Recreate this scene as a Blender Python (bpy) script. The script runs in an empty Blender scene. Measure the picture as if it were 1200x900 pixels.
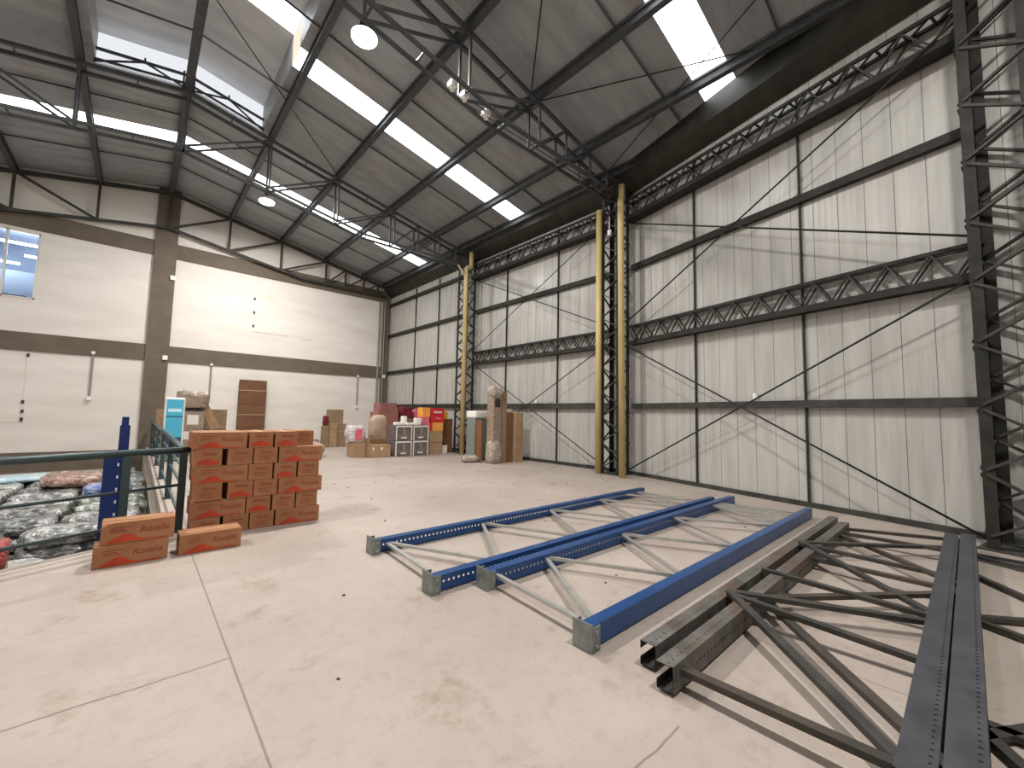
import bpy, math, random
from mathutils import Vector, Matrix, noise
random.seed(7)
S = bpy.context.scene
C = S.collection
V = Vector
PI = math.pi
TH = 0.2325            # bend of the near wall bay
WX, CY, DY = 10.5, 6.51, 22.26
sT, cT = math.sin(TH), math.cos(TH)

# ------------------------------------------------------------------ materials
def mat(name, col, rough=.6, metal=0., spec=.5):
    m = bpy.data.materials.new(name); m.use_nodes = True
    b = m.node_tree.nodes['Principled BSDF']
    b.inputs['Base Color'].default_value = (*col, 1); b.inputs['Roughness'].default_value = rough
    b.inputs['Metallic'].default_value = metal; b.inputs['Specular IOR Level'].default_value = spec
    return m
def N(m, t, **k):
    n = m.node_tree.nodes.new(t)
    for a, v in k.items(): setattr(n, a, v)
    return n
def L(m, a, b): m.node_tree.links.new(a, b)
def B(m): return m.node_tree.nodes['Principled BSDF']
def coord(m, kind='Object', scale=(1, 1, 1)):
    t = N(m, 'ShaderNodeTexCoord'); mp = N(m, 'ShaderNodeMapping'); mp.inputs['Scale'].default_value = scale
    L(m, t.outputs[kind], mp.inputs['Vector']); return mp.outputs['Vector']
def noisemix(m, c1, c2, scale=3, detail=4, sc=(1, 1, 1), lo=.35, hi=.65, target='Base Color', vec=None, rough=.5):
    n = N(m, 'ShaderNodeTexNoise'); n.inputs['Scale'].default_value = scale; n.inputs['Detail'].default_value = detail
    n.inputs['Roughness'].default_value = rough
    L(m, vec or coord(m, scale=sc), n.inputs['Vector'])
    r = N(m, 'ShaderNodeValToRGB'); r.color_ramp.elements[0].position = lo; r.color_ramp.elements[1].position = hi
    r.color_ramp.elements[0].color = (*c1, 1); r.color_ramp.elements[1].color = (*c2, 1)
    L(m, n.outputs['Fac'], r.inputs['Fac'])
    if target: L(m, r.outputs['Color'], B(m).inputs[target])
    return r.outputs['Color'], n.outputs['Fac']
def bump(m, fac, strength=.2, dist=.02):
    b = N(m, 'ShaderNodeBump'); b.inputs['Strength'].default_value = strength; b.inputs['Distance'].default_value = dist
    L(m, fac, b.inputs['Height']); L(m, b.outputs['Normal'], B(m).inputs['Normal'])
def mth(m, op, a, b=None, c=None):
    n = N(m, 'ShaderNodeMath', operation=op)
    for i, x in enumerate((a, b, c)):
        if x is None: continue
        if isinstance(x, (int, float)): n.inputs[i].default_value = x
        else: L(m, x, n.inputs[i])
    return n.outputs[0]
def mixc(m, fac, a, b, mode='MIX'):
    n = N(m, 'ShaderNodeMix', data_type='RGBA', blend_type=mode)
    if isinstance(fac, (int, float)): n.inputs[0].default_value = fac
    else: L(m, fac, n.inputs[0])
    for i, x in ((6, a), (7, b)):
        if isinstance(x, tuple): n.inputs[i].default_value = (*x, 1)
        else: L(m, x, n.inputs[i])
    return n.outputs[2]

# floor concrete
FLOOR = mat('floor_concrete', (.5, .43, .36), .62, spec=.35)
def mk_floor():
    m = FLOOR; v = coord(m)
    c1, f1 = noisemix(m, (.325, .275, .240), (.41, .357, .315), .55, 7, vec=v, target=None, lo=.32, hi=.68, rough=.6)
    c2, f2 = noisemix(m, (.86, .83, .80), (1.0, 1.0, 1.0), 9, 8, vec=v, target=None, lo=.28, hi=.5, rough=.75)
    c3, f3 = noisemix(m, (.66, .58, .52), (1, 1, 1), 1.7, 9, vec=v, target=None, lo=.30, hi=.44, rough=.72)
    c = mixc(m, 1., c1, c2, 'MULTIPLY'); c = mixc(m, .8, c, c3, 'MULTIPLY')
    s = N(m, 'ShaderNodeSeparateXYZ'); L(m, v, s.inputs[0]); x, y = s.outputs[0], s.outputs[1]
    nz = N(m, 'ShaderNodeTexNoise'); nz.inputs['Scale'].default_value = 3; nz.inputs['Detail'].default_value = 5; L(m, v, nz.inputs['Vector'])
    w = mth(m, 'MULTIPLY', mth(m, 'SUBTRACT', nz.outputs['Fac'], .5), .06)
    def line(c0, co, wd, lo=None, hi=None, oth=None, wob=True):
        d = mth(m, 'ABSOLUTE', mth(m, 'SUBTRACT', mth(m, 'ADD', co, w) if wob else co, c0))
        a = mth(m, 'LESS_THAN', d, wd)
        if lo is not None: a = mth(m, 'MULTIPLY', a, mth(m, 'GREATER_THAN', oth, lo))
        if hi is not None: a = mth(m, 'MULTIPLY', a, mth(m, 'LESS_THAN', oth, hi))
        return a
    ls = [line(.55, x, .006, wob=False), line(3.26, y, .009, None, .56, x), line(10.15, y, .02, wob=False), line(1.08, y, .006, .56, 2.2, x),
          line(3.47, x, .005, -3, 1.2, y, False), line(7.1, y, .003, 3.5, None, x, False), line(16.8, y, .02, wob=False)]
    t = ls[0]
    for l in ls[1:]: t = mth(m, 'MAXIMUM', t, l)
    c = mixc(m, mth(m, 'MULTIPLY', t, .62), c, (.11, .09, .075))
    L(m, c, B(m).inputs['Base Color'])
    r = N(m, 'ShaderNodeMapRange'); r.inputs[3].default_value = .48; r.inputs[4].default_value = .8; L(m, f1, r.inputs[0]); L(m, r.outputs[0], B(m).inputs['Roughness'])
    bump(m, f2, .12, .01)
mk_floor()
# painted block wall
BLOCK = mat('white_painted_block', (.72, .64, .56), .75, spec=.25)
def mk_block():
    m = BLOCK; t = N(m, 'ShaderNodeTexCoord'); s = N(m, 'ShaderNodeSeparateXYZ'); cb = N(m, 'ShaderNodeCombineXYZ')
    L(m, t.outputs['Object'], s.inputs[0]); L(m, s.outputs[0], cb.inputs[0]); L(m, s.outputs[2], cb.inputs[1])
    br = N(m, 'ShaderNodeTexBrick'); br.inputs['Scale'].default_value = 1; br.inputs['Brick Width'].default_value = .4; br.inputs['Row Height'].default_value = .2
    br.inputs['Mortar Size'].default_value = .008; br.inputs['Mortar Smooth'].default_value = .6
    L(m, cb.outputs[0], br.inputs['Vector'])
    c, f = noisemix(m, (.70, .655, .605), (.76, .72, .67), 1.2, 6, target=None, sc=(.5, 1, 2.2))
    c = mixc(m, mth(m, 'MULTIPLY', br.outputs['Fac'], .10), c, (.45, .40, .35))
    L(m, c, B(m).inputs['Base Color'])
    bump(m, mth(m, 'SUBTRACT', 1., br.outputs['Fac']), .25, .006)
mk_block()
BROWN = mat('brown_paint', (.135, .108, .082), .7, spec=.3); noisemix(BROWN, (.125, .10, .075), (.15, .12, .092), 2, 5)
def mk_panel(name, slanted):
    m = mat(name, (.6, .58, .53), .33, spec=.55)
    t = N(m, 'ShaderNodeTexCoord'); s = N(m, 'ShaderNodeSeparateXYZ'); L(m, t.outputs['Object'], s.inputs[0])
    u = s.outputs[1]      # the wall object runs along its own Y
    def comb(period, wd, off=0):
        a = mth(m, 'FRACT', mth(m, 'DIVIDE', mth(m, 'ADD', u, 100 + off), period))
        return mth(m, 'LESS_THAN', a, wd / period)
    seam = comb(.4, .011); half = comb(.4, .012, .2)
    rib = mth(m, 'SINE', mth(m, 'MULTIPLY', u, 2 * PI / .10))
    c, f = noisemix(m, (.395, .39, .368), (.485, .48, .455), 1.6, 6, target=None, sc=(1, 3, .35))
    c2, f2 = noisemix(m, (.9, .86, .8), (1, 1, 1), 8, 4, target=None, sc=(1, 3.5, .25), lo=.3, hi=.45)
    c = mixc(m, .7, c, c2, 'MULTIPLY')
    c = mixc(m, mth(m, 'MULTIPLY', seam, .85), c, (.12, .11, .10)); c = mixc(m, mth(m, 'MULTIPLY', half, .12), c, (.25, .24, .22))
    L(m, c, B(m).inputs['Base Color'])
    h = mth(m, 'SUBTRACT', mth(m, 'MULTIPLY', rib, .15), seam); bump(m, h, .5, .007)
    return m
PANEL = mk_panel('white_sandwich_panel', 0)
ROOFM = mat('roof_underside', (.34, .33, .315), .5, .0, spec=.4)
def mk_roof():
    m = ROOFM; v = coord(m)
    c, f = noisemix(m, (.28, .295, .31), (.37, .385, .40), 1.0, 5, target=None, sc=(.35, 2.6, 1), lo=.35, hi=.65)
    c2, f2 = noisemix(m, (.86, .80, .74), (1, 1, 1), 2.4, 7, target=None, sc=(.6, 1.2, 1), lo=.32, hi=.5, rough=.7)
    c = mixc(m, 1., c, c2, 'MULTIPLY')
    s = N(m, 'ShaderNodeSeparateXYZ'); L(m, v, s.inputs[0])
    a = mth(m, 'FRACT', mth(m, 'DIVIDE', mth(m, 'ADD', s.outputs[1], 100.3), 1.0)); l = mth(m, 'LESS_THAN', a, .018)
    c = mixc(m, mth(m, 'MULTIPLY', l, .35), c, (.14, .135, .13)); L(m, c, B(m).inputs['Base Color'])
mk_roof()
STEEL = mat('dark_painted_steel', (.045, .044, .040), .6, .0, .22); noisemix(STEEL, (.020, .020, .018), (.036, .034, .030), 5, 4)
STEELB = mat('dark_grey_steel', (.08, .08, .075), .6, .0, .25); noisemix(STEELB, (.036, .036, .033), (.060, .058, .052), 5, 4)
ROOFST = mat('roof_truss_paint', (.07, .075, .08), .55, .1, .3); noisemix(ROOFST, (.058, .062, .067), (.085, .09, .096), 4, 4)
GUTTER = mat('gutter_sheet', (.045, .045, .037), .5, .2, .4); noisemix(GUTTER, (.022, .022, .017), (.040, .038, .028), 1.5, 5, sc=(1, 2, 1))
YEL = mat('yellow_pipe', (.55, .42, .19), .42, spec=.5); noisemix(YEL, (.50, .38, .165), (.60, .46, .21), 3, 4, sc=(1, 1, .4))
GALV = mat('galvanised_steel', (.46, .46, .43), .42, .75, .5); noisemix(GALV, (.46, .46, .44), (.54, .54, .51), 8, 3)
GPLATE = mat('galvanised_plate', (.20, .22, .21), .5, .35, .5); noisemix(GPLATE, (.17, .19, .185), (.26, .28, .27), 14, 5)
def mk_holes(name, c1, c2, rough, pitch, r, row, rusty=None, row2=None):
    """upright steel with punched holes: own X runs along the upright, own Z across the web"""
    m = mat(name, c1, rough, .15, .5)
    c, f = noisemix(m, c1, c2, 4, 6, target=None, lo=.35, hi=.65, rough=.65)
    if rusty:
        c3, f3 = noisemix(m, (0, 0, 0), (1, 1, 1), 2.2, 8, target=None, lo=.46, hi=.6, rough=.7)
        c = mixc(m, mth(m, 'MULTIPLY', c3, .8), c, rusty)
    L(m, c, B(m).inputs['Base Color'])
    t = N(m, 'ShaderNodeTexCoord'); s = N(m, 'ShaderNodeSeparateXYZ'); L(m, t.outputs['UV'], s.inputs[0])
    a = mth(m, 'MULTIPLY', mth(m, 'SUBTRACT', mth(m, 'FRACT', mth(m, 'DIVIDE', s.outputs[0], pitch)), .5), pitch)
    b = mth(m, 'SUBTRACT', s.outputs[1], row)
    d = mth(m, 'SQRT', mth(m, 'ADD', mth(m, 'MULTIPLY', a, a), mth(m, 'MULTIPLY', b, b)))
    h = mth(m, 'LESS_THAN', d, r)
    if row2:
        b2 = mth(m, 'SUBTRACT', s.outputs[1], row2); d2 = mth(m, 'SQRT', mth(m, 'ADD', mth(m, 'MULTIPLY', a, a), mth(m, 'MULTIPLY', b2, b2)))
        h = mth(m, 'MAXIMUM', h, mth(m, 'LESS_THAN', d2, .007))
    tr = N(m, 'ShaderNodeBsdfTransparent'); mx = N(m, 'ShaderNodeMixShader')
    L(m, h, mx.inputs[0]); L(m, B(m).outputs[0], mx.inputs[1]); L(m, tr.outputs[0], mx.inputs[2])
    out = m.node_tree.nodes['Material Output']; L(m, mx.outputs[0], out.inputs['Surface'])
    return m
BLUE = mk_holes('blue_painted_upright', (.008, .048, .165), (.012, .062, .205), .38, .055, .0125, .078)
BLUEP = mk_holes('plain_blue_upright', (.008, .052, .18), (.012, .068, .22), .34, .055, .004, .135, row2=.163)
DARKU = mk_holes('worn_dark_upright', (.055, .053, .05), (.15, .145, .135), .6, .055, .011, .07, rusty=(.10, .058, .036), row2=.19)
DARKN = mk_holes('navy_dark_upright', (.035, .038, .048), (.065, .065, .075), .6, .055, .011, .07, row2=.175)
DBR = mat('weathered_dark_brace', (.05, .047, .044), .55, .2); noisemix(DBR, (.025, .025, .026), (.07, .062, .054), 3, 8, rough=.7)
DBR2 = mat('brownish_dark_brace', (.05, .04, .034), .6, .2); noisemix(DBR2, (.03, .027, .025), (.08, .064, .05), 3, 8, rough=.7)
NAVY = mat('navy_blue_steel', (.008, .03, .16), .4, .1)
RAIL = mat('teal_grey_rail_paint', (.035, .062, .066), .42, .1)
SKY = bpy.data.materials.new('daylit_translucent_sheet'); SKY.use_nodes = True
def emis(m, col, st):
    nt = m.node_tree; nt.nodes.clear(); e = nt.nodes.new('ShaderNodeEmission'); o = nt.nodes.new('ShaderNodeOutputMaterial')
    e.inputs[0].default_value = (*col, 1); e.inputs[1].default_value = st; nt.links.new(e.outputs[0], o.inputs[0])
emis(SKY, (.93, .97, 1.0), 6.0)
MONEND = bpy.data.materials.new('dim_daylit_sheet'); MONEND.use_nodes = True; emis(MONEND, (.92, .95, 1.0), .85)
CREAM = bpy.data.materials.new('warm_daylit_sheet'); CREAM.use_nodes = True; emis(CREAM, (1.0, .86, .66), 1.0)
LAMPE = bpy.data.materials.new('lamp_diffuser_light'); LAMPE.use_nodes = True; emis(LAMPE, (1, .97, .93), 30)
TUBE = bpy.data.materials.new('office_tube_light'); TUBE.use_nodes = True; emis(TUBE, (.9, .95, 1), 22)
def card(name, a, b):
    m = mat(name, a, .8, spec=.2); c, f = noisemix(m, a, b, 3.5, 6, rough=.6); return m
CARD = card('brown_cardboard', (.30, .135, .066), (.37, .175, .093))
CARDT = card('plain_tan_cardboard', (.33, .215, .125), (.40, .27, .165))
CARDD = card('dark_brown_cardboard', (.17, .075, .035), (.22, .10, .05))
CARDG = card('greyish_brown_cardboard', (.25, .17, .105), (.32, .22, .14))
PRINTR = mat('red_orange_print', (.55, .055, .015), .6); noisemix(PRINTR, (.38, .030, .009), (.50, .055, .016), 6, 3)
PRINTB = mat('brown_red_print', (.26, .045, .02), .7)
PRINTK = mat('dark_print', (.10, .06, .05), .7)
WHITE = mat('white_plastic', (.8, .78, .74), .4)
WHITEP = mat('white_paper', (.75, .72, .68), .7)
TAPE = mat('tan_tape', (.42, .29, .17), .35)
REDP = card('red_carton_print', (.50, .02, .025), (.60, .035, .035))
ORNG = card('orange_carton_print', (.75, .30, .06), (.85, .38, .10))
PINK = card('pink_wrapped_pack', (.62, .10, .16), (.72, .22, .25))
YELC = card('yellow_carton_print', (.62, .33, .05), (.70, .40, .08))
GREYB = card('grey_box_print', (.12, .10, .10), (.17, .145, .14))
MAROON = card('maroon_pack', (.14, .02, .035), (.2, .03, .05))
DKPLAST = mat('dark_plastic', (.03, .03, .032), .5)
CYAN = mat('cyan_sign_face', (.07, .42, .62), .4); NAVYF = mat('navy_sign_face', (.03, .07, .13), .4); CYLT = mat('light_cyan_lettering', (.55, .8, .88), .4)
FRIDGE = mat('grey_green_panel', (.19, .21, .19), .35)
def wrapmat(name, a, b, rough=.22, sc=7):
    m = mat(name, a, rough, spec=.8)
    c, f = noisemix(m, a, b, sc, 6, sc=(1, 1.4, 2.2), lo=.46, hi=.60, rough=.7)
    n = N(m, 'ShaderNodeTexNoise'); n.inputs['Scale'].default_value = 9; n.inputs['Detail'].default_value = 5; n.inputs['Distortion'].default_value = 1.2
    L(m, coord(m), n.inputs['Vector']); bump(m, n.outputs['Fac'], .9, .07)
    B(m).inputs['Coat Weight'].default_value = .6; B(m).inputs['Coat Roughness'].default_value = .12
    return m
W_GREY = wrapmat('film_over_grey_cloth', (.10, .105, .105), (.55, .56, .54))
W_DARK = wrapmat('film_over_dark_cloth', (.03, .033, .034), (.34, .35, .34))
W_LIGHT = wrapmat('film_over_pale_cloth', (.24, .25, .23), (.66, .67, .63))
W_GREEN = wrapmat('film_over_olive_cloth', (.10, .12, .10), (.50, .52, .46))
W_RED = wrapmat('film_over_red_cloth', (.42, .05, .045), (.58, .16, .13)); W_BLUE = wrapmat('film_over_blue_cloth', (.05, .09, .28), (.35, .4, .6))
W_ORNG = wrapmat('film_over_brown_orange_cloth', (.22, .10, .06), (.5, .38, .32)); W_SKY = wrapmat('film_over_pale_blue_cloth', (.42, .60, .70), (.55, .72, .8), sc=1.5)
W_BRN = wrapmat('film_over_brown_cardboard', (.27, .19, .135), (.33, .245, .18), sc=3); W_CLR = wrapmat('crumpled_clear_film', (.36, .285, .225), (.52, .45, .39), sc=5); W_WHITE = wrapmat('white_plastic_film', (.5, .44, .44), (.8, .78, .78))
BEIGE = card('beige_padded_wrap', (.36, .26, .19), (.46, .35, .27))
DIRT = mat('concrete_crumbs', (.06, .05, .042), .9)
ALU = mat('window_aluminium', (.55, .55, .53), .4, .5)
GLASS = mat('window_glass', (.8, .85, .9), .03, spec=.6); B(GLASS).inputs['Transmission Weight'].default_value = 1.; B(GLASS).inputs['IOR'].default_value = 1.1
OFFW = mat('office_wall', (.18, .22, .30), .7); OFFL = mat('office_pale_blue', (.45, .53, .66), .6)
GREYC = mat('grey_conduit', (.30, .28, .25), .45, .2)
SLAB = card('slab_side_concrete', (.30, .265, .22), (.38, .335, .285))

# ------------------------------------------------------------------ mesh tools
class MB:
    def __init__(s): s.v = []; s.f = []; s.uv = []; s.mi = []
    def add(s, vs, fs, uvs=None, mi=0):
        o = len(s.v); s.v += [V(p) for p in vs]
        for i, f in enumerate(fs):
            s.f.append([o + a for a in f]); s.uv.append(uvs[i] if uvs else None); s.mi.append(mi)
    def box(s, lo, hi, M=None, mi=0, bev=0):
        x0, y0, z0 = lo; x1, y1, z1 = hi
        vs = [V(p) for p in ((x0, y0, z0), (x1, y0, z0), (x1, y1, z0), (x0, y1, z0), (x0, y0, z1), (x1, y0, z1), (x1, y1, z1), (x0, y1, z1))]
        if M is not None: vs = [M @ p for p in vs]
        s.add(vs, [(0, 3, 2, 1), (4, 5, 6, 7), (0, 1, 5, 4), (1, 2, 6, 5), (2, 3, 7, 6), (3, 0, 4, 7)], mi=mi); return s
    def prof(s, pts, p0, p1, up=(0, 0, 1), uvv=None, caps=True, mi=0):
        """sweep a closed 2D profile (side, up) from p0 to p1; UV = metres along, uvv per point"""
        p0, p1 = V(p0), V(p1); d = (p1 - p0); Ln = d.length; d.normalize(); up = V(up)
        if abs(d.dot(up)) > .98: up = V((1, 0, 0)) if abs(d.x) < .9 else V((0, 1, 0))
        side = d.cross(up).normalized(); u = side.cross(d).normalized()
        n = len(pts); vs = [p0 + side * a + u * b for a, b in pts] + [p1 + side * a + u * b for a, b in pts]
        fs = []; uvs = []
        for i in range(n):
            j = (i + 1) % n; fs.append((i, j, n + j, n + i))
            a, b = (uvv[i], uvv[j]) if uvv else (-1, -1)
            if uvv and (a is None or b is None): a = b = -1
            uvs.append([(0, a), (0, b), (Ln, b), (Ln, a)])
        if caps:
            fs.append(tuple(range(n))[::-1]); uvs.append([(0, -1)] * n); fs.append(tuple(range(n, 2 * n))); uvs.append([(0, -1)] * n)
        s.add(vs, fs, uvs, mi); return s
    def bar(s, p0, p1, w, h=None, up=(0, 0, 1)):
        h = h or w; return s.prof([(-w/2, -h/2), (w/2, -h/2), (w/2, h/2), (-w/2, h/2)], p0, p1, up)
    def ang(s, p0, p1, w, t=.008, up=(0, 0, 1), fx=1, fy=1):
        P = [(0, 0), (w*fx, 0), (w*fx, t*fy), (t*fx, t*fy), (t*fx, w*fy), (0, w*fy)]
        return s.prof(P, p0, p1, up)
    def chan(s, p0, p1, w, h, t=.004, up=(0, 0, 1)):
        """channel open downwards: web on top, width w, legs h"""
        P = [(-w/2, 0), (w/2, 0), (w/2, -h), (w/2-t, -h), (w/2-t, -t), (-w/2+t, -t), (-w/2+t, -h), (-w/2, -h)]
        return s.prof(P, p0, p1, up)
    def tube(s, p0, p1, r, n=12, r1=None, caps=True):
        r1 = r if r1 is None else r1
        p0, p1 = V(p0), V(p1); d = (p1 - p0).normalized(); up = V((0, 0, 1)) if abs(d.z) < .9 else V((1, 0, 0))
        a = d.cross(up).normalized(); b = a.cross(d)
        vs = [p0 + (a*math.cos(2*PI*i/n) + b*math.sin(2*PI*i/n))*r for i in range(n)] + [p1 + (a*math.cos(2*PI*i/n) + b*math.sin(2*PI*i/n))*r1 for i in range(n)]
        fs = [(i, (i+1) % n, n+(i+1) % n, n+i) for i in range(n)]
        if caps: fs += [tuple(range(n))[::-1], tuple(range(n, 2*n))]
        s.add(vs, fs); return s
    def path(s, pts, r, n=12):
        """smooth tube along a polyline with rounded corners"""
        P = [V(p) for p in pts]; Q = [P[0]]
        for i in range(1, len(P)-1):
            a, b, c = P[i-1], P[i], P[i+1]; rr = min(r*1.6, (b-a).length/2, (c-b).length/2)
            q0 = b + (a-b).normalized()*rr; q1 = b + (c-b).normalized()*rr
            for k in range(6):
                t = k/5; Q.append((q0*(1-t)+b*t)*(1-t) + (b*(1-t)+q1*t)*t)
        Q.append(P[-1]); up = V((0, 1, 0)); rings = []
        for i, q in enumerate(Q):
            d = (Q[min(i+1, len(Q)-1)] - Q[max(i-1, 0)]).normalized()
            if abs(d.dot(up)) > .95: up = V((1, 0, 0))
            a = d.cross(up).normalized(); b = a.cross(d); rings.append([q + (a*math.cos(2*PI*j/n)+b*math.sin(2*PI*j/n))*r for j in range(n)])
        vs = [p for R in rings for p in R]; fs = []
        for i in range(len(Q)-1):
            for j in range(n): fs.append((i*n+j, i*n+(j+1) % n, (i+1)*n+(j+1) % n, (i+1)*n+j))
        fs += [tuple(range(n))[::-1], tuple((len(Q)-1)*n+j for j in range(n))]
        s.add(vs, fs); return s
    def poly(s, vs): s.add(vs, [tuple(range(len(vs)))]); return s
    def build(s, name, m, parent=None, origin=None, smooth=False, bevel=0):
        if parent is not None and origin is None: off = parent_world(parent)
        else: off = V(origin) if origin is not None else V((0, 0, 0))
        me = bpy.data.meshes.new(name); me.from_pydata([tuple(p - off) for p in s.v], [], s.f)
        if any(s.uv):
            ul = me.uv_layers.new(name='UVMap'); k = 0
            for f, u in zip(s.f, s.uv):
                for i in range(len(f)):
                    ul.data[k].uv = u[i] if u else (0, -1); k += 1
        for mm in (m if isinstance(m, (list, tuple)) else [m]): me.materials.append(mm)
        for p, i in zip(me.polygons, s.mi): p.material_index = i; p.use_smooth = smooth
        me.update(); o = bpy.data.objects.new(name, me); C.objects.link(o)
        if parent is not None: o.parent = parent
        else: o.location = off
        if bevel:
            b = o.modifiers.new('edge', 'BEVEL'); b.width = bevel; b.segments = 2
        return o
def parent_world(p):
    l = V((0, 0, 0))
    while p is not None: l += V(p.location); p = p.parent
    return l
def tag(o, label=None, cat=None, group=None, kind=None):
    if label: o['label'] = label
    if cat: o['category'] = cat
    if group: o['group'] = group
    if kind: o['kind'] = kind
    return o
def empty(name, loc, label=None, cat=None, group=None, rz=0):
    o = bpy.data.objects.new(name, None); C.objects.link(o); o.location = loc; o.rotation_euler = (0, 0, rz); o.empty_display_size = .1
    return tag(o, label, cat, group)
def struct(name, mb, m, **k): return tag(mb.build(name, m, **k), kind='structure')
def copy_tree(o, parent=None):
    c = o.copy(); C.objects.link(c); c.parent = parent
    for ch in list(o.children): copy_tree(ch, c)
    return c

# ------------------------------------------------------------------ setting
def roofz(x): return 10.85 - .2*abs(x - .5)
def edge_pt(t): return V((.38 - t*.909, 6.95 - t*.418, 0))      # front edge of the floor opening
# floor slab with the opening at the left
e0, e1 = edge_pt(0), edge_pt(6.0)
f = MB()
def slab(pts, z0=-.25):
    n = len(pts); vs = [(x, y, 0) for x, y in pts] + [(x, y, z0) for x, y in pts]
    f.add(vs, [tuple(range(n)), tuple(range(n, 2*n))[::-1]] + [(i, n+i, n+(i+1) % n, (i+1) % n) for i in range(n)])
slab([(.38, e0.y), (.38, 22.3), (11.2, 22.3), (11.2, -9), (.38, -9)])
slab([(.38, -9), (-9.5, -9), (-9.5, e1.y), (e1.x, e1.y), (.38, e0.y)])
struct('floor', f, FLOOR)
f = MB().box((-9.5, 4.0, -1.3), (.38, 22.3, -1.2)); struct('floor_lower', f, SLAB)
f = MB().box((-9.5, 7.95, -1.2), (.30, 17.2, -.74)); struct('floor_lower_deck', f, SLAB)
f = MB(); f.box((.30, 6.9, -1.3), (.38, 22.3, -.25)); struct('wall_opening_right', f, SLAB)
f = MB(); a_, b_ = edge_pt(0), edge_pt(6.0); f.prof([(-.06, -1.3), (.0, -1.3), (.0, -.25), (-.06, -.25)], (a_.x, a_.y-.0, 0), (b_.x, b_.y, 0)); struct('wall_opening_front', f, SLAB)
# back wall with window opening
wx0, wx1, wz0, wz1 = -5.3, -2.97, 5.36, 7.75
w = MB()
for lo, hi in (((-9.5, -1.2), (wx0, 10.9)), ((wx0, -1.2), (wx1, wz0)), ((wx0, wz1), (wx1, 10.9)), ((wx1, -1.2), (11.2, 10.9))):
    w.box((lo[0], DY, lo[1]), (hi[0], DY+.2, hi[1]))
struct('wall_back', w, BLOCK)
w = MB(); w.box((-9.5, DY-.05, 3.51), (10.3, DY+.01, 4.16)); struct('trim_1', w, BROWN)
w = MB(); w.box((-9.5, DY-.052, 7.88), (10.3, DY+.01, 8.50)); struct('trim_2', w, BROWN)
w = MB(); w.box((.10, DY-.10, -1.2), (.83, DY+.01, 10.75)); struct('trim_3', w, BROWN)
w = MB(); w.box((10.05, DY-.12, 0), (10.46, DY+.01, 8.9)); struct('trim_4', w, BROWN)
w = MB(); w.box((-9.5, DY-.045, -.75), (.12, DY+.01, -.06)); struct('trim_5', w, BROWN)
w = MB(); w.box((-9.7, -9, -1.2), (-9.5, 22.4, 9.0)); struct('wall_left', w, BLOCK)
w = MB(); w.box((-9.5, -9.2, -1.2), (11.2, -9, 10.9)); struct('wall_front', w, BLOCK)
# window
w = MB()
for a, b in (((wx0, wz0), (wx1, wz0+.05)), ((wx0, wz1-.05), (wx1, wz1)), ((wx0, wz0), (wx0+.05, wz1)), ((wx1-.05, wz0), (wx1, wz1)), ((-3.78, wz0), (-3.71, wz1)), ((-4.55, wz0), (-4.49, wz1))):
    w.box((a[0], DY-.02, a[1]), (b[0], DY+.08, b[1]))
wn = struct('window_1', w, ALU, origin=(-4.1, DY, 6.5))
g = MB().box((wx0+.05, DY+.03, wz0+.05), (wx1-.05, DY+.04, wz1-.05)); g.build('pane', GLASS, wn)
w = MB(); w.box((-5.8, DY+2.2, 4.9), (-2.6, DY+2.3, 8.3)); w.box((-5.8, DY+.2, 7.80), (-2.6, DY+2.3, 7.9)); w.box((-5.8, DY+.2, 4.9), (-5.7, DY+2.3, 8.3)); w.box((-2.7, DY+.2, 4.9), (-2.6, DY+2.3, 8.3))
struct('wall_office', w, OFFW)
struct('floor_office', MB().box((-5.8, DY+.2, 4.8), (-2.6, DY+2.3, 4.9)), OFFL)
struct('wall_office_dado', MB().box((-5.7, DY+2.15, 4.9), (-2.7, DY+2.2, 6.75)), OFFL)
for i, (x, y, z) in enumerate(((-3.5, DY+.55, 7.44), (-3.0, DY+1.7, 7.30), (-4.2, DY+1.7, 6.95))):
    o = MB().box((x-.55, y-.06, z-.04), (x+.55, y+.06, z+.02)).build('tube_light', TUBE, origin=(x, y, z))
    tag(o, ('tube light nearest the window glass inside the upper office', 'tube light at the right deeper inside the upper office', 'tube light at the left deeper inside the upper office')[i], 'light', 'tube lights in the upper office')
o = MB().box((-3.75, DY+.25, 5.36), (-3.2, DY+.5, 5.50)).build('equipment_case', DKPLAST, origin=(-3.4, DY+.35, 5.4), bevel=.02)
tag(o, 'black case lying on the sill behind the upper office window', 'case')
o['label'] = 'black case lying on the sill behind the upper office window'
struct('trim_6', MB().box((-3.9, DY+.2, 5.26), (-3.0, DY+.55, 5.36)), OFFL)

# side wall, far bays (A) and near bays (B, bent inwards)
def wallA():
    m = MB(); m.box((0, -(DY-CY)/2, 0), (.10, (DY-CY)/2+.1, 8.86)); 
    o = m.build('wall_right_far', PANEL); o.location = (WX, (DY+CY)/2, 0); tag(o, kind='structure')
wallA()
def bp(t, off=0, z=0):      # point on the bent wall, t metres from the kink, off metres into the room
    return V((WX - t*sT - off*cT, CY - t*cT + off*sT, z))
m = MB(); T1 = 14.5
h0, h1 = roofz(WX), roofz(bp(T1).x)
m.add([(0, 0, 0), (0, -T1, 0), (0, -T1, h1), (0, 0, h0), (.1, 0, 0), (.1, -T1, 0), (.1, -T1, h1), (.1, 0, h0)],
      [(0, 1, 2, 3), (7, 6, 5, 4), (0, 4, 5, 1), (3, 2, 6, 7), (1, 5, 6, 2), (0, 3, 7, 4)])
o = m.build('wall_right_near', PANEL); o.location = (WX, CY, 0); o.rotation_euler = (0, 0, -TH); tag(o, kind='structure')
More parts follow.
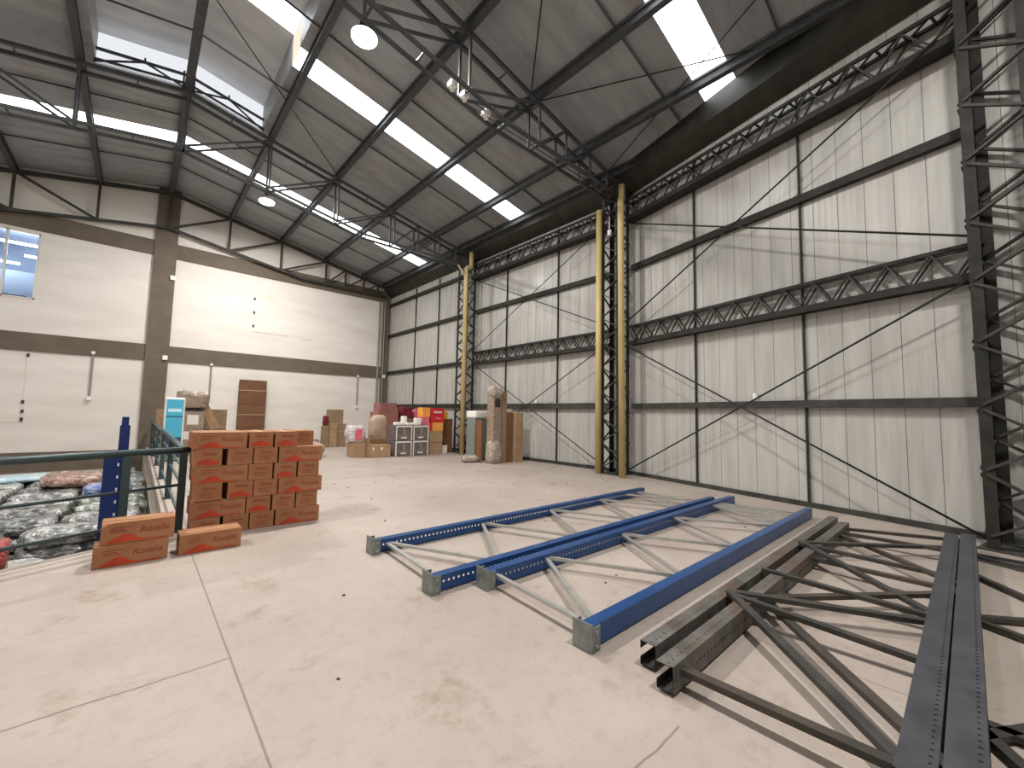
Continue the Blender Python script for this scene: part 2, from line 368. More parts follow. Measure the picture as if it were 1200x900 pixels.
# plinths
struct('baseboard_far', MB().box((WX-.07, CY+.2, 0), (WX, DY, .10)), STEELB)
m = MB(); m.prof([(-.035, 0), (.035, 0), (.035, .09), (-.035, .09)], bp(0, .04), bp(T1, .04)); struct('baseboard_near', m, STEELB)

# roof sheets between skylights
SK = [(17.45, 18.17), (10.60, 11.34), (3.13, 3.86)]
segs = [(-9.2, 3.13), (3.86, 10.60), (11.34, 17.45), (18.17, 22.45)]
MX0, MX1, MY0, MY1, MH = -1.4, 2.40, 7.3, 14.8, .85
def rp(m, x0, x1, y0, y1, t=.06, dz=0):
    a = [(x0, y0), (x1, y0), (x1, y1), (x0, y1)]
    vs = [(x, y, roofz(x)+dz) for x, y in a] + [(x, y, roofz(x)+dz+t) for x, y in a]
    m.add(vs, [(0, 1, 2, 3)[::-1], (4, 5, 6, 7), (0, 1, 5, 4), (1, 2, 6, 5), (2, 3, 7, 6), (3, 0, 4, 7)])
r = MB()
for y0, y1 in segs:
    for x0, x1 in ((-9.7, .5), (.5, 11.2)):
        # cut out monitor
        ya, yb = max(y0, MY0), min(y1, MY1)
        if ya < yb:
            if y0 < ya: rp(r, x0, x1, y0, ya)
            if yb < y1: rp(r, x0, x1, yb, y1)
            if x0 < 0: rp(r, x0, MX0, ya, yb)
            else: rp(r, MX1, x1, ya, yb)
        else: rp(r, x0, x1, y0, y1)
for (x0, x1) in ((-9.7, -9.3), (10.24, 11.2)):
    for y0, y1 in SK: rp(r, x0, x1, y0, y1)
struct('ceiling', r, ROOFM)
# raised ridge part
r = MB()
for y0, y1 in ((MY0, 10.60), (11.34, MY1)):
    rp(r, MX0, .5, y0, y1, dz=MH); rp(r, .5, MX1, y0, y1, dz=MH)
rp(r, MX0, .5, 10.60, 11.34, dz=MH)
ROOFR = mat('lit_tone_roof_sheet', (.62, .64, .66), .45, .0); noisemix(ROOFR, (.55, .57, .60), (.70, .72, .74), 1.4, 4, sc=(.5, 2, 1))  # roof sheet colour lightened to stand for light from the end sheets
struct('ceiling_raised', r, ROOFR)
r = MB()
for x in (MX0, MX1):
    z = roofz(x)
    for y0, y1 in (((MY0, MY1),) if x < 0 else ((MY0, 10.6), (11.34, MY1))):
        r.box((x-.02, y0, z), (x+.02, y1, z+MH))
r.box((MX0, MY0-.02, roofz(MX0)-.0), (MX1, MY0+.02, roofz(MX1)+MH))
struct('wall_raised', r, ROOFM)
r = MB(); y = MY1
r.add([(MX0, y, roofz(MX0)), (.5, y, roofz(.5)), (MX1, y, roofz(MX1)), (MX1, y, roofz(MX1)+MH), (.5, y, roofz(.5)+MH), (MX0, y, roofz(MX0)+MH)], [(0, 1, 4, 5), (1, 2, 3, 4)])
r.add([(MX0, y+.02, roofz(MX0)), (.5, y+.02, roofz(.5)), (MX1, y+.02, roofz(MX1)), (MX1, y+.02, roofz(MX1)+MH), (.5, y+.02, roofz(.5)+MH), (MX0, y+.02, roofz(MX0)+MH)], [(5, 4, 1, 0), (4, 3, 2, 1)])
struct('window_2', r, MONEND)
struct('window_3', MB().box((MX1-.015, 10.6, roofz(MX1)), (MX1+.015, 11.34, roofz(MX1)+MH)), CREAM)
k = 4
def sky(x0, x1, y0, y1, dz=0):
    global k
    m = MB(); rp(m, x0, x1, y0, y1, .02, dz); struct('window_%d' % k, m, SKY); k += 1
sky(-9.3, .42, *SK[0]); sky(.58, 10.24, *SK[0])
sky(MX1, 10.24, *SK[1]); sky(.5, MX1, *SK[1], dz=MH); sky(-9.3, MX0, *SK[1])
sky(.58, 10.24, *SK[2]); sky(-9.3, .42, *SK[2])

# eave gutter bands (dark boxed sheet above the wall trusses)
m = MB(); x0 = WX-.42
m.add([(x0, CY-.1, roofz(x0)), (x0, DY, roofz(x0)), (x0+.02, DY, 8.46), (x0+.02, CY-.1, 8.46), (WX-.02, CY-.1, 8.16), (WX-.02, DY, 8.16), (WX, CY-.1, roofz(WX)), (WX, DY, roofz(WX))],
      [(0, 1, 2, 3), (3, 2, 5, 4), (4, 5, 7, 6), (6, 7, 1, 0), (0, 3, 4, 6), (1, 7, 5, 2)])
o = m.build('eave_gutter', GUTTER, origin=(WX-.2, 14, 8.4)); tag(o, 'dark boxed eave gutter along the top of the far wall bays', 'gutter')
m = MB(); a = bp(0, .42); b = bp(T1-.2, .42); a2 = bp(0, .03); b2 = bp(T1-.2, .03)
def P(p, z): return (p.x, p.y, z)
m.add([P(a, roofz(a.x)), P(b, roofz(b.x)), P(b, 8.74), P(a, 8.48), P(a2, 8.20), P(b2, 8.46), P(a2, roofz(a2.x)), P(b2, roofz(b2.x))],
      [(0, 3, 2, 1), (3, 4, 5, 2), (4, 6, 7, 5), (6, 0, 1, 7), (0, 6, 4, 3), (1, 2, 5, 7)])
o = m.build('eave_gutter', GUTTER, origin=tuple(bp(4, .2, 8.4))); tag(o, 'dark boxed eave gutter above the bent near wall bay', 'gutter')

# ------------------------------------------------------------------ purlins and sag rods
PX = [.5, 2.62, 4.72, 6.80, 8.80, 10.02]
def purlin(x, label):
    z = roofz(x)-.005; w = .19 if x == .5 else .14; h = .24
    m = MB(); t = .05
    P_ = [(-w/2, 0), (-w/2, -t), (-t/2, -t), (-t/2, -h+t), (-w/2, -h+t), (-w/2, -h), (w/2, -h), (w/2, -h+t), (t/2, -h+t), (t/2, -t), (w/2, -t), (w/2, 0)]
    m.prof(P_, (x, -9, z - .02*(x != .5)), (x, DY, z - .02*(x != .5)), caps=True)
    o = m.build('purlin', ROOFST, origin=(x, 7, z)); tag(o, label, 'roof beam', 'long roof purlins running from front to back')
names = ['along the ridge, rising from the brown back wall pillar', 'one step to the right of the ridge', 'two steps to the right of the ridge', 'three steps to the right of the ridge', 'four steps to the right of the ridge', 'at the right eave above the panel wall']
for x, n in zip(PX, names): purlin(x, 'dark steel roof purlin ' + n)
for i, x in enumerate(PX[1:]): purlin(1-x, 'dark steel roof purlin ' + ['one step', 'two steps', 'three steps', 'four steps', 'five steps'][i] + ' to the left of the ridge')
for j, (y, n) in enumerate(((19.75, 'behind the farthest skylight strip'), (16.2, 'just in front of the farthest skylight strip'), (12.27, 'behind the middle skylight strip'), (9.63, 'just in front of the middle skylight strip'),
             (4.52, 'behind the near skylight strip'), (2.17, 'just in front of the near skylight strip'))):
    m = MB(); xs = [-9.4, .5, 10.1]
    m.bar((xs[0], y, roofz(xs[0])-.06), (.5, y, roofz(.5)-.06), .035); m.bar((.5, y, roofz(.5)-.06), (xs[2], y, roofz(xs[2])-.06), .035)
    o = m.build('sag_rod', ROOFST, origin=(.5, y, 10.7)); tag(o, 'thin steel tie across the roof slope ' + n, 'tie rod', 'thin ties across the roof')
def rod(p0, p1, r, label, name='brace_rod', m=STEEL, cat='brace', group=None):
    o = MB().tube(p0, p1, r, 8).build(name, m, origin=tuple((V(p0)+V(p1))/2), smooth=True); return tag(o, label, cat, group)
def rz_(x, d=.10): return roofz(x)-d
g = 'thin diagonal rods under the roof'
rod((6.8, 7.05, rz_(6.8)), (2.7, 2.0, rz_(2.7)), .014, 'thin roof brace rod running up and toward the camera from the near truss', cat='brace', group=g)
rod((6.9, 7.05, rz_(6.9)), (9.9, 0.0, rz_(9.9)), .014, 'thin roof brace rod crossing the near skylight strip toward the right eave', cat='brace', group=g)
rod((9.9, 6.9, rz_(9.9)), (6.9, 0.0, rz_(6.9)), .012, 'thin roof brace rod running from the near wall column toward the camera', cat='brace', group=g)
rod((4.6, 14.5, roofz(4.6)+.0-.1), (-1.0, 9.0, rz_(-1)+.35), .014, 'thin roof brace rod under the raised ridge part', cat='brace', group=g)

# ------------------------------------------------------------------ roof trusses
def truss(y, dy, label, drop=.40, zb=8.15, mt=ROOFST, big=1.0):
    root = empty('roof_truss', (.5, y, 8.9), label, 'roof truss', 'steel roof trusses')
    ys = [y-dy/2, y+dy/2] if dy else [y]
    def zt(x): return roofz(x)-drop
    def zbot(x):
        d = abs(x-.5); return zb + (.9*(1-d/5.2) if d < 5.2 else 0)
    nodes = [0, 2.1, 4.2, 6.3, 7.3, 8.3, 9.1]
    tc, bc, vt, dg = .075*big, .065*big, .05*big, .05*big
    for yy in ys:
        for s in (-1, 1):
            m = MB().bar((.5, yy, zt(.5)), (.5+s*9.7, yy, zt(.5+s*9.7)), tc, tc*1.1); m.build('top_chord', mt, root)
            m = MB().bar((.5, yy, zbot(.5)), (.5+s*5.2, yy, zb), bc, bc); m.build('bottom_chord', mt, root)
            m = MB().bar((.5+s*5.2, yy, zb), (.5+s*9.6, yy, zb), bc, bc); m.build('bottom_chord', mt, root)
            for i, d in enumerate(nodes):
                if d == 0 and s < 0: continue
                x = .5+s*d; MB().bar((x, yy, zbot(x)), (x, yy, zt(x)), vt, up=(1, 0, 0)).build('vertical', mt, root)
                if i < len(nodes)-1:
                    x2 = .5+s*nodes[i+1]; MB().bar((x, yy, zbot(x)), (x2, yy, zt(x2)), dg).build('diagonal', mt, root)
    if dy:
        for s in (-1, 1):
            for i, d in enumerate(nodes):
                x = .5+s*d
                for zz in (zt(x), zbot(x)): MB().bar((x, ys[0], zz), (x, ys[1], zz), .04).build('batten', mt, root)
                if i < len(nodes)-1 and nodes[i+1]-d > 1.5:
                    x2 = .5+s*(d+nodes[i+1])/2
                    for zz in (zt(x2), zbot(x2)): MB().bar((x2, ys[0], zz), (x2, ys[1], zz), .035).build('batten', mt, root)
    return root
truss(22.03, 0, 'dark roof truss standing against the white back wall', drop=.27, zb=8.17, mt=STEELB, big=1.6)
rt = empty('ridge_frame', (.5, 14.72, 11.0), 'light steel frame standing in the raised ridge opening', 'frame')
for s_ in (-1, 1):
    xe = MX0 if s_ < 0 else MX1
    MB().bar((.5, 14.62, 11.12), (xe, 14.62, 10.76), .06).build('chord', ROOFST, rt)
    MB().bar((.5, 14.62, roofz(.5)+.02), (xe, 14.62, roofz(xe)+.0), .05).build('chord', ROOFST, rt)
    xm = (.5+xe)/2
    MB().bar((xm, 14.62, 10.94), (.5, 14.62, 10.70), .04).build('diagonal', ROOFST, rt); MB().bar((xm, 14.62, 10.94), (xe, 14.62, 10.40), .04).build('diagonal', ROOFST, rt); MB().bar((xm, 14.62, 10.94), (xm, 14.62, 11.06), .04).build('strut', ROOFST, rt)
    MB().bar((.5+s_*.12, 14.62, 10.6), (.5+s_*.12, 14.62, 11.2), .045).build('strut', ROOFST, rt)
tr = truss(14.52, .38, 'double chord roof truss at the middle, below the raised ridge part', zb=7.98)
t2 = truss(6.9, .38, 'double chord roof truss nearest the camera, ending at the column with two yellow pipes', zb=8.18)

for i, (x, l) in enumerate(((4.40, 'left white fitting on the bottom chords of the near roof truss'), (4.72, 'middle white fitting on the bottom chords of the near roof truss'), (5.30, 'right white fitting on the bottom chords of the near roof truss'))):
    zc = 8.18 + max(0, .9*(1-(x-.5)/5.2)); m = MB(); m.box((x-.02, 6.68, zc+.03), (x+.02, 7.12, zc+.05)); m.box((x-.07, 6.82, zc-.06), (x+.07, 6.98, zc+.05)); m.tube((x, 6.90, zc-.13), (x, 6.90, zc-.06), .05, 12)
    tag(m.build('truss_fitting', WHITE, origin=(x, 6.88, 8.25)), l, 'fixture', 'white fittings on the near truss')
for y, l in ((6.84, 'thin cable laid along the near truss, farther from the wall pipes'), (6.96, 'thin cable laid along the near truss beside the other one')):
    rod((4.9, y, 8.24), (9.9, y, 8.24), .012, l, 'truss_cable', ROOFST, 'cable', 'cables along the near truss')
# ------------------------------------------------------------------ wall steelwork
def lattice_col(cx, cy, rot, label, h=8.45, a=.50, b=.50, flat=.10, lw=.035, st=.36):
    root = empty('lattice_column', (cx, cy, 0), label, 'column', 'lattice steel columns along the right wall')
    ca, sa = math.cos(rot), math.sin(rot)
    def W_(x, y, z): return V((cx + x*ca - y*sa, cy + x*sa + y*ca, z))
    up = W_(1, 0, 0)-W_(0, 0, 0)
    cs = [(-a/2, -b/2), (a/2, -b/2), (a/2, b/2), (-a/2, b/2)]
    for i, (x, y) in enumerate(cs):
        fx, fy = (1 if x < 0 else -1), (1 if y < 0 else -1)
        m = MB()
        P_ = [(0, 0), (flat*fx, 0), (flat*fx, .012*fy), (.012*fx, .012*fy), (.012*fx, flat*fy), (0, flat*fy)]
        vs0 = [W_(x+p, y+q, .02) for p, q in P_]; vs1 = [W_(x+p, y+q, h) for p, q in P_]; n = 6
        m.add(vs0+vs1, [(j, (j+1) % n, n+(j+1) % n, n+j) for j in range(n)] + [tuple(range(n)), tuple(range(n, 2*n))])
        m.build('corner_chord', STEEL, root)
    nz = int((h-.3)/st)
    for f_ in range(4):
        x0, y0 = cs[f_]; x1, y1 = cs[(f_+1) % 4]
        for i in range(nz):
            z = .15+i*st; p, q = ((x0, y0), (x1, y1)) if (i+f_) % 2 else ((x1, y1), (x0, y0))
            i0 = .07 if lw > .05 else .02; A_ = W_(p[0], p[1], z); B_ = W_(q[0], q[1], z+st)
            MB().bar(A_.lerp(B_, i0), A_.lerp(B_, 1-i0), lw, lw*.6).build('lacing_bar', STEELB, root)
    m = MB()
    vs = [W_(x, y, z) for z in (0, .02) for x, y in ((-a/2-.08, -b/2-.08), (a/2+.03, -b/2-.08), (a/2+.03, b/2+.08), (-a/2-.08, b/2+.08))]
    m.add(vs, [(0, 3, 2, 1), (4, 5, 6, 7), (0, 1, 5, 4), (1, 2, 6, 5), (2, 3, 7, 6), (3, 0, 4, 7)]); m.build('base_plate', STEELB, root)
    return root
lattice_col(10.15, 14.22, 0, 'far lattice steel column behind the single yellow pipe', a=.5, b=.62, lw=.045)
lattice_col(10.13, 6.78, 0, 'middle lattice steel column between the two tall yellow pipes', a=.5, b=.60, lw=.045)
p = bp(7.28, .40); lattice_col(p.x, p.y, -TH, 'lattice steel column at the right edge, nearest the camera', h=8.4, a=.60, b=.66, flat=.12, lw=.055, st=.42)

def girder(p0, p1, inn, z0, z1, label, depth=.26, n=22, heavy=False):
    """box girder lying along the wall: two chord planes, laced"""
    p0, p1, inn = V(p0), V(p1), V(inn)
    root = empty('lattice_girder', tuple((p0+p1)/2+V((0, 0, z0))), label, 'girder', 'lattice girders across the panel wall')
    def q(t, o, z): v = p0.lerp(p1, t)+inn*o; return V((v.x, v.y, z))
    up = (0, 0, 1)
    o0, o1 = .08, .08+depth
    for o in (o0, o1):
        MB().bar(q(0, o, z1-.03), q(1, o, z1-.03), .05, .06).build('top_chord', STEEL, root)
        MB().bar(q(0, o, z0+.06), q(1, o, z0+.06), .06, .12).build('bottom_chord', STEEL, root)
    for i in range(n):
        a, b = i/n, (i+1)/n
        for o, par in ((o0, 0), (o1, 0)):
            za, zb_ = (z0+.10, z1-.05) if (i+par) % 2 else (z1-.05, z0+.10)
            MB().bar(q(a, o, za), q(b, o, zb_), .035, .025).build('lacing_bar', STEELB, root)
    for i in range(0, n+1, 2 if not heavy else 1):
        t = i/n; MB().bar(q(t, o0, z1-.03), q(t, o1, z1-.03), .03).build('cross_bar', STEELB, root)
        if heavy and i < n:
            MB().bar(q(t, o0, z1-.03), q((i+1)/n, o1, z1-.03), .03).build('cross_bar', STEELB, root)
    MB().bar(q(0, (o0+o1)/2, z0+.02), q(1, (o0+o1)/2, z0+.02), depth, .02).build('soffit_plate', STEEL, root)
    return root
A0, A1 = (WX, 13.90, 0), (WX, 7.10, 0); inA = (-1, 0, 0)
B0, B1 = bp(.15), bp(6.97); inB = (-cT, sT, 0)
girder(A0, A1, inA, 3.66, 4.20, 'lattice girder at mid height between the far and the middle column', n=28, depth=.13)
girder(A0, A1, inA, 7.27, 7.88, 'lattice girder under the eave between the far and the middle column', n=20, heavy=True)
girder(B0, B1, inB, 3.64, 4.20, 'long lattice girder at mid height in the near wall bay', n=26, depth=.15)
girder(B0, B1, inB, 7.26, 7.88, 'long lattice girder under the eave in the near wall bay', n=20, heavy=True)
C0, C1 = bp(7.6), bp(13.5)
girder(C0, C1, inB, 3.64, 4.20, 'lattice girder at mid height behind the right edge column', n=20)

def girt(p0, p1, inn, z, label, h=.15, w=.12, m_=STEEL):
    p0, p1, inn = V(p0), V(p1), V(inn)
    s = inn*(w/2+.01)
    P_ = [(-w/2, -h/2), (w/2, -h/2), (w/2, -h/2+.02), (-w/2+.02, -h/2+.02), (-w/2+.02, h/2-.02), (w/2, h/2-.02), (w/2, h/2), (-w/2, h/2)]
    d = (p1-p0).normalized(); 
    if d.cross(V((0, 0, 1))).dot(inn) > 0: P_ = [(-a, b) for a, b in P_][::-1]
    m = MB().prof(P_, (p0+s)+V((0, 0, z)), (p1+s)+V((0, 0, z)))
    o = m.build('girt', m_, origin=tuple((p0+p1)/2+V((0, 0, z)))); return tag(o, label, 'girt', 'horizontal girts on the panel wall')
girt((WX, DY-.1, 0), (WX, 14.6, 0), inA, 5.93, 'upper dark girt in the farthest wall bay')
girt((WX, DY-.1, 0), (WX, 14.6, 0), inA, 7.70, 'topmost dark girt in the farthest wall bay')
girt((WX, DY-.1, 0), (WX, 14.6, 0), inA, 3.82, 'middle dark girt in the farthest wall bay')
girt((WX, DY-.1, 0), (WX, 14.6, 0), inA, 1.95, 'lowest dark girt in the farthest wall bay, behind the piled goods', h=.18)
girt(A0, A1, inA, 5.93, 'upper dark girt between the far and the middle column')
girt(A0, A1, inA, 1.93, 'lower dark girt between the far and the middle column', h=.18, m_=STEELB)
girt(B0, B1, inB, 5.93, 'upper dark girt in the near wall bay')
girt(B0, B1, inB, 1.92, 'lower grey girt in the near wall bay, at eye level', h=.14, m_=STEELB)
girt(C0, C1, inB, 5.93, 'upper dark girt behind the right edge column')
girt(C0, C1, inB, 1.92, 'lower dark girt behind the right edge column', h=.20)
gp = 'thin vertical wall posts'
def post(p, inn, label, z1=8.1, r=.036):
    p = V(p)+V(inn)*.035; o = MB().bar((p.x, p.y, .02), (p.x, p.y, z1), r, .05, up=(1, 0, 0)).build('wall_post', STEEL, origin=(p.x, p.y, 0)); tag(o, label, 'post', gp)
post((WX, 19.15, 0), inA, 'thin wall post nearest the far corner'); post((WX, 16.91, 0), inA, 'thin wall post in the farthest bay next to the far column')
post((WX, 11.95, 0), inA, 'thin wall post behind the tall wrapped package'); post((WX, 9.29, 0), inA, 'thin wall post midway between the far and the middle column')
post(bp(2.19), inB, 'first thin wall post to the right of the middle column'); post(bp(4.58), inB, 'second thin wall post to the right of the middle column')
post(bp(9.6), inB, 'thin wall post seen through the right edge column')
gr = 'crossed brace rods on the panel wall'
def wa(y, z, o=.30): return (WX-o, y, z)
def wB(t, z, o=.30): return tuple(bp(t, o, z))
rod(wa(13.85, 3.75), wa(7.1, .1), .016, 'brace rod falling from the far column to the foot of the middle column', group=gr)
rod(wa(13.85, .15), wa(7.1, 3.7, .4), .016, 'brace rod rising from the foot of the far column behind the tall package', group=gr)
rod(wa(13.85, 4.2), wa(7.1, 7.4, .4), .014, 'upper brace rod rising from the far to the middle column', group=gr)
rod(wa(13.85, 7.3), wa(7.1, 4.3, .4), .014, 'upper brace rod falling from the far to the middle column', group=gr)
rod(wB(.15, .12), wB(6.95, 3.66, .40), .018, 'brace rod rising from the foot of the middle column to the right edge column', group=gr)
rod(wB(.15, 3.62), wB(6.95, .05, .40), .018, 'brace rod falling to the foot of the right edge column', group=gr)
rod(wB(.15, 4.3), wB(6.95, 7.5, .42), .018, 'upper brace rod climbing to the right above the near wall bay', group=gr)
rod(wB(.15, 7.22), wB(6.95, 4.22, .42), .018, 'upper brace rod sloping down to the right above the near wall bay', group=gr)
# little lamps / sensors standing on the girts
for p, l in ((bp(3.64, .08), 'small white cylinder fixed on the girt of the near wall bay'), (V((10.40, 10.2, 0)), 'small white cylinder fixed on the girt between the far and middle columns')):
    o = MB().tube((p.x, p.y, 2.03), (p.x, p.y, 2.16), .045, 12).build('girt_sensor', WHITE, origin=(p.x, p.y, 2.0), smooth=False); tag(o, l, 'sensor', 'white cylinders on the girts')
    o.location.z += -.0

# yellow downpipes
def pipe(pts, label, collars=()):
    root = empty('downpipe', pts[0], label, 'pipe', 'yellow downpipes')
    MB().path(pts, .088, 16).build('pipe_run', YEL, root, smooth=True)
    for p0, p1 in collars: MB().tube(p0, p1, .102, 16).build('collar', YEL, root, smooth=False)
    return root
pipe([(9.80, 7.12, 0), (9.77, 7.10, 7.68)], 'yellow downpipe to the left of the middle column, its top cut short')
pipe([(9.66, 6.24, 0), (9.66, 6.30, 7.72), (9.90, 6.42, 7.72), (9.90, 6.42, 8.25)], 'yellow downpipe in front of the middle column with an offset bend at the top')
pipe([(9.60, 13.50, 0), (9.62, 13.56, 7.62), (9.90, 13.62, 7.62), (9.90, 13.62, 8.3)], 'yellow downpipe in front of the far column')
o = MB().bar((9.3, 13.7, 7.65), (9.62, 13.5, 7.05), .06).build('pipe_stub', YEL, origin=(9.45, 13.6, 7.3)); tag(o, 'short slanted yellow pipe piece beside the top of the far downpipe', 'pipe')
o = MB(); o.tube((9.86, 6.80, 7.02), (9.86, 6.80, 7.42), .012, 8); o.tube((9.86, 6.80, 6.86), (9.86, 6.80, 7.02), .06, 12)
o = o.build('hanging_bulb', WHITE, origin=(9.86, 6.8, 7.0)); tag(o, 'small white fixture beside the top of the short yellow pipe', 'fixture')
tag(MB().tube((9.92, 13.95, 7.40), (9.92, 13.95, 7.58), .08, 12).build('hanging_bulb', WHITE, origin=(9.92, 13.95, 7.5)), 'small white fixture at the top of the far column', 'fixture')

# ------------------------------------------------------------------ back wall details
gc = 'grey conduits on the back wall'
for x, z0, z1, l in ((-1.36, 1.95, 3.60, 'grey conduit dropping down the wall left of the brown pillar'), (2.30, 1.82, 3.50, 'grey conduit dropping down the wall between the pillar and the tall brown board'), (8.78, 1.92, 3.50, 'grey conduit dropping down the wall near the far corner')):
    root = empty('wall_conduit', (x, DY-.05, z0), l, 'conduit', gc)
    MB().tube((x, DY-.035, z0), (x, DY-.035, z1), .032, 8).build('tube', GREYC, root); MB().box((x-.07, DY-.09, z0-.13), (x+.07, DY-.001, z0+.03)).build('socket_box', WHITE, root)
    MB().box((x-.05, DY-.10, z1-.02), (x+.05, DY-.05, z1+.08)).build('junction_box', WHITE, root)
tag(MB().box((9.82, DY-.07, 0), (9.93, DY-.001, 7.85)).build('drain_pipe', GREYC, origin=(9.87, DY-.04, 0), bevel=.02), 'tall grey pipe beside the corner pillar on the back wall', 'pipe')
tag(MB().tube((10.12, DY-.16, 0), (10.12, DY-.16, 7.9), .03, 8).build('thin_pipe', GREYC, origin=(10.1, DY-.16, 0)), 'thin grey pipe running up the corner pillar', 'pipe')
for x, z, y, l in ((.76, 7.03, DY-.1, 'white junction box on the right edge of the brown pillar, above the belt'), (.72, 3.66, DY-.1, 'white junction box on the brown pillar at the belt'), (10.2, 3.62, DY-.12, 'pale junction box on the corner pillar')):
    tag(MB().box((x-.08, y-.07, z-.09), (x+.08, y, z+.09)).build('junction_box', WHITE, origin=(x, y, z)), l, 'box', 'junction boxes on the back wall')
for x, z, l in ((-2.97, 3.36, 'lone dark wall bolt at the top of the bricked up doorway'), (-2.98, 1.71, 'upper dark wall bolt of the three left of the conduit'), (-2.97, 1.38, 'middle dark wall bolt of the three left of the conduit'), (-2.97, 1.10, 'lowest dark wall bolt of the three left of the conduit'),
               (3.76, 6.78, 'topmost dark wall bolt on the big upper white wall'), (3.77, 6.13, 'middle dark wall bolt on the big upper white wall'), (3.77, 5.49, 'lowest dark wall bolt on the big upper white wall')):
    tag(MB().box((x-.035, DY-.03, z-.06), (x+.035, DY, z+.06)).build('wall_bolt', STEELB, origin=(x, DY, z)), l, 'bolt', 'dark bolts on the back wall')
m = MB(); m.box((-4.6, DY-.012, 1.0), (-4.55, DY, 3.42)); m.box((-2.98, DY-.012, 1.0), (-2.95, DY, 3.42)); m.box((-4.6, DY-.012, 3.39), (-2.95, DY, 3.42)); m.box((-4.6, DY-.012, 1.0), (-2.95, DY, 1.03))
struct('trim_7', m, BLOCK)
m = MB(); m.box((3.8, DY-.008, 5.22), (5.3, DY, 5.235)); m.box((5.9, DY-.008, 5.15), (6.4, DY, 5.165)); struct('trim_8', m, SLAB)

# ------------------------------------------------------------------ lamps
def lamp(x, y, z, label, vis=True):
    root = empty('high_bay_lamp', (x, y, z), label, 'lamp', 'round high bay lamps under the roof')
    m = MB(); m.tube((x, y, z+.02), (x, y, z+.16), .27, 28, r1=.16); m.tube((x, y, z+.16), (x, y, z+.34), .10, 20)
    m.build('housing', STEELB, root)
    MB().tube((x, y, z-.02), (x, y, z+.02), .26, 32).build('diffuser', LAMPE, root)
    MB().tube((x, y, z+.34), (x, y, roofz(x)-.25), .012, 8).build('hanger_rod', STEELB, root)
    l = bpy.data.lights.new('lamp_light', 'AREA'); l.shape = 'DISK'; l.size = .5; l.energy = LAMP_W; l.color = (1, .95, .89); l.spread = PI
    lo = bpy.data.objects.new('lamp_light', l); C.objects.link(lo); lo.parent = root; lo.location = (0, 0, -.04)
    return root
LAMP_W = 620
lamp(3.09, 8.36, 9.6, 'bright round high bay lamp hanging near the middle skylight strip')
lamp(3.19, 17.84, 9.6, 'bright round high bay lamp hanging nearest the back wall')
lamp(2.9, -1.0, 9.2, 'round high bay lamp above the camera, outside the photo')
lamp(-4.4, 7.9, 9.2, 'round high bay lamp to the left of the camera, outside the photo')

# ------------------------------------------------------------------ rack frames on the floor
def upright(root, x0, x1, y, z0, w, h, face, m, lip=.02):
    """thin C section lying on its side; punched web towards -Y when face<0"""
    t = .004; s = face
    # profile in (side, up); sweep along +X so side = -Y
    P_ = [(w/2, 0), (w/2, h), (-w/2, h), (-w/2, h-lip), (-w/2+t, h-lip), (-w/2+t, h-t), (w/2-t, h-t), (w/2-t, t), (-w/2+t, t), (-w/2+t, lip), (-w/2, lip), (-w/2, 0)]
    U = [0, h] + [None]*4 + [None, None] + [None]*4
    U = [0, h, h+w, None, None, None, h, 0, None, None, None, None]
    if s > 0: P_ = [(-a, b) for a, b in P_]
    mb = MB().prof(P_, (x0, y, z0), (x1, y, z0), uvv=U, caps=False)
    return mb.build('upright', m, root)
def brace(root, p0, p1, m, w=.042, h=.028):
    MB().chan(p0, p1, w, h, .004).build('brace', m, root)
def plate(root, x, y, m, s=.17, lug=True):
    mb = MB(); mb.box((x-.008, y-s/2, .0), (x, y+s/2, s*1.12)); mb.box((x, y-s/2, .0), (x+.085, y-s/2+.006, s*1.0)); mb.box((x, y+s/2-.006, .0), (x+.085, y+s/2, s*1.0))
    o = mb.build('foot_plate', m, root)
    for dz in (.04, .13):
        b = MB().tube((x+.045, y-s/2-.008, dz), (x+.045, y-s/2+.002, dz), .009, 8); b.build('bolt', GALV, o, origin=tuple(parent_world(root)))
def frame(name, label, yl, yr, x0l, x1l, x0r, x1r, mu, mbm, nodesL, nodesR, zig, zb, w, h, plates, faceR=-1, muR=None, muL=None, z0=.012, extra=(), lip=.02, wr=None, bw=.042, bh=.028, zbR=None):
    root = empty(name, ((x0l+x1l)/2, (yl+yr)/2, 0), label, 'rack frame', 'pallet rack side frames lying on the floor')
    upright(root, x0l, x1l, yl, z0, w, h, -1, muL or mu, lip); upright(root, x0r, x1r, yr, z0, wr or w, h, faceR, muR or mu, lip)
    zr = zb if zbR is None else zbR; yo = w*.35 if zbR is None else w*.55
    for a, b in zig: brace(root, (a, yl-yo, zb), (b, yr+(wr or w)*(.35 if zbR is None else .48), zr), mbm, bw, bh)
    for (a, b, d) in extra: brace(root, (a, yl-w*.35, zb-d), (b, yr+w*.35, zb-d), mbm)
    if plates: plate(root, x0l, yl, GPLATE); plate(root, x0r, yr, GPLATE)
    return root
zz = lambda Ls, Rs: None
frame('rack_frame', 'blue pallet rack frame lying farthest left, next to the carton stack side', 4.62, 3.30, 2.06, 7.90, 2.02, 8.10, BLUE, GALV, 0, 0,
      [(2.24, 2.16), (2.26, 2.86), (3.65, 2.88), (3.68, 4.22), (5.02, 4.24), (5.05, 5.58), (6.36, 5.60), (6.39, 6.94), (7.6, 6.96), (7.68, 7.66)], .105, .10, .135, True, extra=[(7.2, 7.75, .0)])
